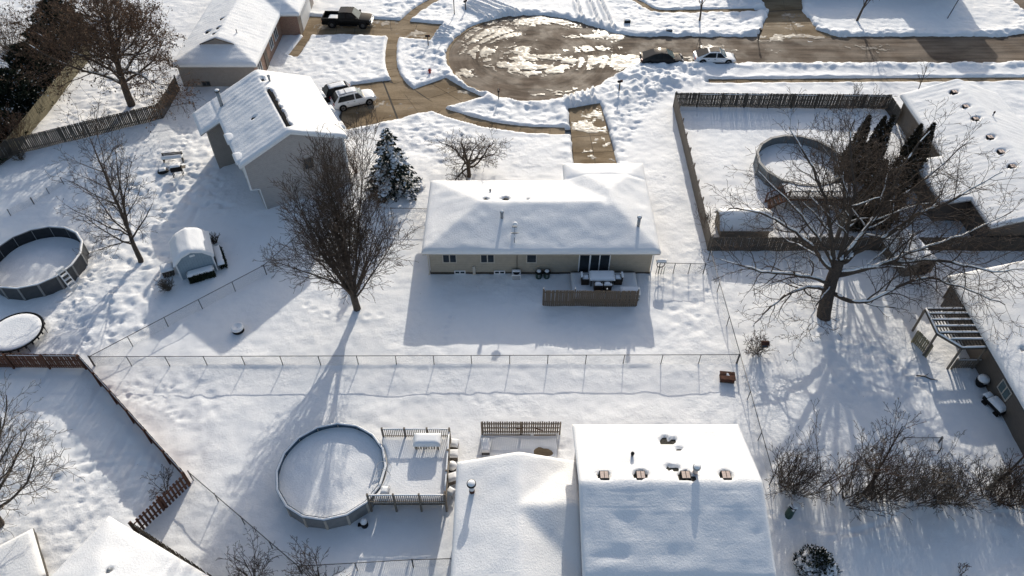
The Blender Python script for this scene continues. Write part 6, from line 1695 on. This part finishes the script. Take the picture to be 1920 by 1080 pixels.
sh = gambrel('blue grey barn roofed garden shed in the left garden', ((bl[0] + br_[0]) / 2, (bl[1] + br_[1]) / 2), sa, 2.75, 2.9, 1.75, 'siding_blue', 'trim_white', T=.22)
MB().box(-.2, .2, 0, .05, -.08, .1).build('gable_vent', M['trim_white'], sh, loc=(0, .0, 2.15))
for s in (-1, 1): MB().box(s * 1.375 - .05, s * 1.375 + .05, .0, .1, -.3, 1.72).build('corner_board', M['trim_white'], sh)
def hedge(label, c, rz, w, d, h, n, seed):
    t = thing('clipped_hedge', label, 'hedge', (c[0], c[1], 0), rz); rs_ = np.random.RandomState(seed)
    P = rs_.rand(n, 3) * np.array([w, d, h]) - np.array([w / 2, d / 2, .05]); face = rs_.randint(0, 3, n)
    P[face == 0, 1] = -d / 2 + rs_.normal(0, .04, (face == 0).sum()); P[face == 1, 2] = h + rs_.normal(0, .04, (face == 1).sum())
    A = rs_.normal(size=(n, 3)); o = sprays(t, 'foliage', P, A, .11, 'needle_green', seed, .5); o["kind"] = "stuff"
    MB().pillow(-w / 2 - .04, w / 2 + .04, -d / 2 + .02, d / 2 + .08, h - .02, .2, 10, .18).build('hedge_snow', M['snow_cap'], t, True)
    return t
nx_, ny_ = math.sin(sa), -math.cos(sa)
hc = g(377, 523); hedge('clipped hedge with snow in front of the blue shed', (hc[0] + .1, hc[1] + .15), sa, 2.0, .6, .65, 2600, 61)
hc = g(410, 488); hedge('narrow snow topped hedge on the right side of shed', (hc[0] + .2, hc[1] - .0), sa + R(92), 2.3, .5, .55, 2200, 62)
wp = g(318, 512); t = thing('wood_pile', 'small snow covered log pile left of the blue shed', 'wood pile', (wp[0], wp[1], 0), sa)
for i in range(4):
    for j in range(3): MB().cyl((-.38 + i * .22, -.45, .1 + j * .2), (-.38 + i * .22, .45, .1 + j * .2), .1, n=8).build('log', M['wood_grey_dark'], t)
MB().pillow(-.52, .48, -.48, .48, .6, .2, 8, .2).build('pile_snow', M['snow_cap'], t, True)
bc = g(1346, 446); gambrel('tan ended barn roofed shed in the corner of right yard', (bc[0] + 4.3, bc[1] + 1.15), R(90), 2.2, 4.2, .95, 'siding_tan', 'fascia', T=.2)
# playhouse / dog house under the big tree
pc = g(1712, 516); t = gambrel('small wooden hut with snowy roof under the big tree', (pc[0] + .3, pc[1]), R(12), 2.6, 3.4, 1.1, 'wood_grey', 'wood_grey', 'garden_hut', T=.2)
MB().box(-.1, .9, -.02, .05, -.3, 1.1).build('doorway', M['black'], t)

# pergola and its fence by the brown house
pg = thing('pergola', 'grey wooden pergola with snowy slats beside the brown house', 'pergola', (0, 0, 0))
Pz = 2.35
q = [g(1733, 590, Pz), g(1807, 578, Pz), g(1850, 650, Pz), g(1800, 655, Pz)]
corners = {'a': (27.9, 36.6), 'b': (32.7, 36.9), 'c': (32.7, 32.6), 'd': (30.9, 32.5), 'e': (28.2, 34.4)}
corners = {'a': g(1735, 580, Pz), 'b': g(1808, 580, Pz), 'c': g(1850, 652, Pz), 'd': g(1803, 653, Pz), 'e': g(1757, 626, Pz)}
def beam(a, b, nm='beam'):
    A = corners[a]; B = corners[b]; MB().bar((*A, Pz), (*B, Pz), .09, .2).build(nm, M['wood_grey_dark'], pg); m = Vector((B[0] - A[0], B[1] - A[1], 0)); ang = math.atan2(m.y, m.x)
    MB().pillow(0, m.length, -.05, .05, 0, .12, 6, .06).build('beam_snow', M['snow_cap'], pg, True, loc=(A[0], A[1], Pz + .101), rz=ang)
for a, b in (('a', 'b'), ('b', 'c'), ('c', 'd'), ('d', 'e'), ('e', 'a')): beam(a, b)
for k in 'abcde': MB().box(-.06, .06, -.06, .06, -.4, Pz - .1).build('post', M['wood_grey'], pg, loc=(*corners[k], 0))
ya, yc = corners['a'][1], corners['c'][1]
def pxat(y, side):
    order = ['a', 'e', 'd'] if side < 0 else ['b', 'c']
    for u, v in zip(order[:-1], order[1:]):
        (x1, y1), (x2, y2) = corners[u], corners[v]
        if min(y1, y2) - 1e-6 <= y <= max(y1, y2) + 1e-6: return x1 + (x2 - x1) * (y - y1) / (y2 - y1 + 1e-9)
    return corners[order[-1]][0]
for k in range(1, 6):
    y = ya + (yc - ya) * k / 6; x0, x1 = pxat(y, -1), pxat(y, 1)
    MB().box(x0, x1, y - .04, y + .04, Pz + .1, Pz + .28).build('slat', M['wood_grey_dark'], pg); MB().pillow(x0, x1, y - .06, y + .06, Pz + .281, .1, 6, .06).build('slat_snow', M['snow_cap'], pg, True)
for k in range(13):
    x = corners['a'][0] + (corners['c'][0] - corners['a'][0]) * (k + .5) / 13
    ys = [ya + (yc - ya) * q / 40 for q in range(41)]; ys = [y for y in ys if pxat(y, -1) + .02 < x < pxat(y, 1) - .02]
    if len(ys) > 4: MB().box(x - .02, x + .02, min(ys), max(ys), Pz - .02, Pz + .06).build('lath', M['wood_grey_dark'], pg)
wood_fence('low board wall under the near side of the pergola', g(1782, 690), g(1838, 690), 1.1, 'wood_grey', .14, .03, side=-1, seed=31, rails=(.3, 1.1), snow=True, name='board_wall')
wood_fence('leaning board gate left of the pergola', g(1712, 640), g(1738, 668), 1.2, 'wood_olive', .13, .03, side=-1, seed=32, rails=(.3, 1.1), snow=False, name='board_gate')
wood_fence('short board wall behind the pergola by the roof', g(1770, 560), g(1806, 562), 1.3, 'wood_grey', .14, .02, side=1, seed=33, snow=False, name='board_wall')
for (px, py, lb) in ((1836, 722, 'black grill with snow cap under the brown wall'),):
    t = thing('barbecue_grill', lb, 'grill', (*g(px, py), 0)); MB().lathe([(.2, -.1), (.38, .3), (.42, .55)], 16).build('bowl', M['black'], t, True); MB().lathe([(.42, .552), (.38, .7), (.2, .82)], 16).build('lid', M['black'], t, True); MB().lathe([(.4, .68), (.34, .86), (.02, .95)], 16).build('lid_snow', M['snow_cap'], t, True); MB().bar((-.2, -.45, .7), (.2, -.45, .7), .04, .04).build('handle', M['chrome'], t)
t = thing('garden_cart', 'snow covered cart beside the brown wall', 'cart', (*g(1862, 765), 0), R(-70))
MB().box(-.8, .8, -.35, .35, .25, .55).build('tray', M['black'], t); MB().pillow(-.5, .7, -.36, .36, .552, .28, 8, .25).build('tray_snow', M['snow_cap'], t, True); MB().pillow(-.95, -.55, -.3, .3, .5, .2, 6, .2).build('tray_snow', M['snow_cap'], t, True)
for x in (-.5, .5):
    for y in (-.38, .38): MB().cyl((x, y - .04, .12), (x, y + .04, .12), .2, n=12).build('wheel', M['rubber'], t)
# deck with red stairs at the right yard pool
ds = g(1478, 372, 1.2); t = thing('yard_pool_deck', 'raised red stained deck with stairs at the fenced pool', 'deck', (ds[0], ds[1], 0))
for k in range(14): MB().box(0, 6.6, k * .15, k * .15 + .14, 1.12, 1.16).build('deck_board', M['wood_red'], t)
MB().pillow(0, 6.6, 0, 2.1, 1.161, .12, 16, .15).build('deck_snow', M['snow_cap'], t, True)
MB().box(0, 6.6, -.03, .03, .95, 1.115).build('fascia_board', M['wood_red'], t)
railing(t, (0, 0), (6.6, 0), 1.16, .85, 'wood_grey', 1.6, .13)
for k in range(5): MB().box(-.28 * (k + 1), -.28 * k, -.05, 1.0, .98 - .2 * k, 1.02 - .2 * k).build('step', M['wood_red'], t)
for y in (-.02, 1.0):
    MB().bar((.0, y, 2.0), (-1.5, y, .95), .07, .07).build('stair_rail', M['wood_red'], t); MB().bar((.0, y, 1.1), (-1.5, y, .0), .05, .2).build('stringer', M['wood_red'], t); MB().box(-1.55, -1.45, y - .05, y + .05, -.3, 1.0).build('stair_post', M['wood_red'], t)
    for k in range(9): MB().box(-.16 * k - .12, -.16 * k - .09, y - .02, y + .02, 1.15 - .117 * k - .1, 1.95 - .117 * k - .05).build('baluster', M['wood_red'], t)

# ------------------------------------------------------------------ small things
def mailbox(label, loc, mat='black', rz=0, h=1.0):
    t = thing('mailbox', label, 'mailbox', (loc[0], loc[1], 0), rz, 'mailboxes on the kerb')
    MB().box(-.05, .05, -.05, .05, -.4, h).build('post', M['wood_grey_dark'], t); b = MB(); n = 8; pr = [(-.11, 0), (.11, 0)] + [(.11 * math.cos(math.pi * k / n), .12 + .11 * math.sin(math.pi * k / n)) for k in range(n + 1)]
    b.prism_dir([(-.26, y, h + z) for y, z in pr], (.52, 0, 0)).build('box', M[mat], t); MB().box(.12, .14, -.14, -.11, h + .08, h + .3).build('flag', M['red'], t); MB().box(.26, .28, -.1, .1, h + .01, h + .2).build('door', M['galv_dark'], t)
mailbox('black mailbox at the end of the pickup driveway', g(803, 84)); mailbox('dark mailbox on the snow bank below the turning circle', g(935, 187), rz=R(90)); mailbox('mailbox on a tall post by the ploughed heap', g(1160, 176), 'black', R(20), 1.4); mailbox('mailbox near the lamp post at the top', g(873, 18), rz=R(60)); mailbox('dark mailbox left of the half cleared driveway', g(1422, 74), rz=R(90), h=1.1)
t = thing('lamp_post', 'slim grey lamp post at the top of the picture', 'lamp post', (*g(852, 26), 0))
MB().cyl((0, 0, -.3), (0, 0, 5.2), .06, .045, 8).build('pole', M['galv_dark'], t); MB().lathe([(.06, 5.2), (.2, 5.3), (.16, 5.65), (.03, 5.75)], 10).build('lantern', M['black'], t)
t = thing('utility_pole', 'leaning slim pole on the verge at top right', 'pole', (*g(1776, 34), 0)); MB().cyl((0, 0, -.3), (.9, .3, 4.5), .06, .05, 8).build('pole', M['galv_dark'], t); MB().box(.7, 1.1, .2, .4, 4.4, 4.55).build('sign_plate', M['galv'], t)
t = thing('fire_hydrant', 'small red hydrant in the snow by the curved sidewalk', 'hydrant', (*g(806, 136), 0)); MB().lathe([(.12, -.2), (.12, .35), (.15, .36), (.13, .48), (.05, .56)], 12).build('barrel', M['red'], t, True); MB().cyl((-.2, 0, .25), (.2, 0, .25), .06, n=8).build('outlet', M['red'], t); MB().lathe([(.1, .5), (.07, .6), (.01, .63)], 8).build('hydrant_snow', M['snow_cap'], t, True)
for px, py, lb in ((1176, 42, 'dark recycling box in the snow beyond the circle'), (1254, 60, 'small dark box on the snow bank by the street')):
    t = thing('recycling_box', lb, 'box', (*g(px, py), 0)); MB().box(-.35, .35, -.25, .25, -.1, .35).build('tub', M['black'], t); MB().pillow(-.33, .33, -.23, .23, .352, .1, 5, .1).build('box_snow', M['snow_cap'], t, True); MB().box(-.37, .37, -.27, .27, .3, .34).build('rim', M['galv_dark'], t)
# fire pit ring in the middle garden
t = thing('fire_pit', 'snow filled round fire pit left of the vase shaped tree', 'fire pit', (*g(447, 620), 0))
MB().lathe([(.42, -.2), (.46, .32), (.42, .34), (.34, .2)], 20, cap=False).build('bowl', M['black'], t, True); MB().lathe([(.47, .3), (.47, .44), (.38, .5), (.26, .42), (.02, .36)], 20, cap=False).build('bowl_snow', M['snow_cap'], t, True)
for k in range(3): a = 2.1 * k; MB().box(-.03, .03, -.03, .03, -.3, .1).build('leg', M['black'], t, loc=(.4 * math.cos(a), .4 * math.sin(a), 0))
# rusty box by the fence corner
t = thing('rusty_box', 'rusty brown metal box at the chain link corner', 'box', (*g(1362, 712), 0), R(-6)); MB().box(-.48, .48, -.32, .32, -.2, .42).build('body', M['rust'], t); l = MB().box(-.52, .52, -.36, .36, .422, .5).build('lid', M['rust'], t); MB().add([(-.1, .0, .504), (.12, -.02, .504), (.05, .2, .504), (-.05, .22, .504)], [(0, 1, 2, 3)]).build('snow_patch', M['snow_cap'], l)
MB().box(-.53, .53, -.34, -.33, .1, .16).build('band', M['wood_grey_dark'], t)
# barbecue and benches in the left garden
t = thing('barbecue_grill', 'black barbecue on legs in the trampled left garden', 'grill', (*g(335, 328), 0), R(15)); MB().box(-.5, .5, -.28, .28, .55, .85).build('firebox', M['black'], t); MB().lathe([(.3, .85), (.26, 1.0), (.05, 1.1)], 12, sx=1.6).build('lid', M['black'], t, True); MB().pillow(-.45, .45, -.25, .25, 1.04, .12, 6, .15).build('lid_snow', M['snow_cap'], t, True); MB().box(.5, .85, -.22, .22, .78, .82).build('side_shelf', M['wood_grey'], t)
for x in (-.42, .42):
    for y in (-.22, .22): MB().box(x - .03, x + .03, y - .03, y + .03, -.3, .55).build('leg', M['black'], t)
def bench(label, loc, rz, L=1.5, back=True):
    t = thing('garden_bench', label, 'bench', (loc[0], loc[1], 0), rz)
    for k in range(3): MB().box(-L/2, L/2, -.22 + k * .15, -.09 + k * .15, .40, .44).build('slat', M['wood_grey_dark'], t)
    MB().pillow(-L/2, L/2, -.24, .24, .441, .16, 8, .15).build('bench_snow', M['snow_cap'], t, True)
    for x in (-L/2 + .1, L/2 - .1): MB().box(x - .03, x + .03, -.2, .2, -.2, .4).build('leg', M['black'], t)
    if back:
        for k in range(2): MB().box(-L/2, L/2, .24, .27, .55 + k * .16, .66 + k * .16).build('back_slat', M['wood_grey_dark'], t)
        for x in (-L/2 + .1, L/2 - .1): MB().box(x - .03, x + .03, .22, .26, .4, .85).build('back_post', M['black'], t)
bench('snow covered garden bench behind the barbecue', g(326, 302), R(10), 1.9)
t = thing('wheelbarrow', 'dark overturned wheelbarrow left of the barbecue', 'wheelbarrow', (*g(306, 322), 0), R(20)); MB().lathe([(.4, .0), (.34, .2), (.15, .32)], 12, sx=1.3).build('tray', M['black'], t, True); MB().bar((.3, -.2, .2), (1.0, -.25, .1), .04, .04).build('handle', M['wood_grey'], t); MB().bar((.3, .2, .2), (1.0, .25, .1), .04, .04).build('handle', M['wood_grey'], t); MB().pillow(-.3, .3, -.25, .25, .25, .14, 6, .2).build('tray_snow', M['snow_cap'], t, True)
# bits under the brush row
t = thing('garden_bin', 'green leaning bin in the snow right of the near roof', 'bin', (*g(1480, 966), 0), R(30)); mb = MB().cyl((-.1, 0, -.15), (.25, .15, .5), .25, .22, 10); mb.build('body', M['green_plastic'], t); MB().pillow(.05, .5, -.08, .4, .5, .15, 6, .15).build('bin_snow', M['snow_cap'], t, True); MB().cyl((.24, .145, .48), (.27, .155, .54), .25, .25, 10).build('lid', M['black'], t)
t = thing('bird_feeder', 'blue bird feeder hanging in the low shrub on fence', 'feeder', (*g(1425, 668), 0)); MB().cyl((0, 0, -.3), (0, 0, 1.5), .03, n=6).build('post', M['galv_dark'], t); MB().box(-.25, .25, -.2, .2, 1.2, 1.25).build('tray', M['wood_grey_dark'], t); MB().box(-.15, .15, -.12, .12, 1.25, 1.5).build('hopper', M['pool_blue'], t); MB().add([(-.28, -.24, 1.5), (.28, -.24, 1.5), (.28, .24, 1.5), (-.28, .24, 1.5), (-.28, 0, 1.68), (.28, 0, 1.68)], [(0, 1, 5, 4), (2, 3, 4, 5), (0, 4, 3), (1, 2, 5), (0, 3, 2, 1)]).build('roof', M['rust'], t)
# clothes frame beside the gate fence (its shadow grid lies on the snow)
t = thing('fallen_branch', 'dark fallen branch lying in the snow below the big tree', 'branch', (*g(1718, 705), 0), R(-20)); V, F = tubes([([Vector((0, 0, .05)), Vector((.5, .08, .1)), Vector((.9, -.02, .08)), Vector((1.4, .1, .04))], [.05, .05, .04, .02], 6), ([Vector((.5, .08, .1)), Vector((.7, .3, .15)), Vector((.8, .45, .1))], [.03, .02, .012], 5)]); add_mesh('limb', mesh_np('limb', V, F), M['bark'], t)
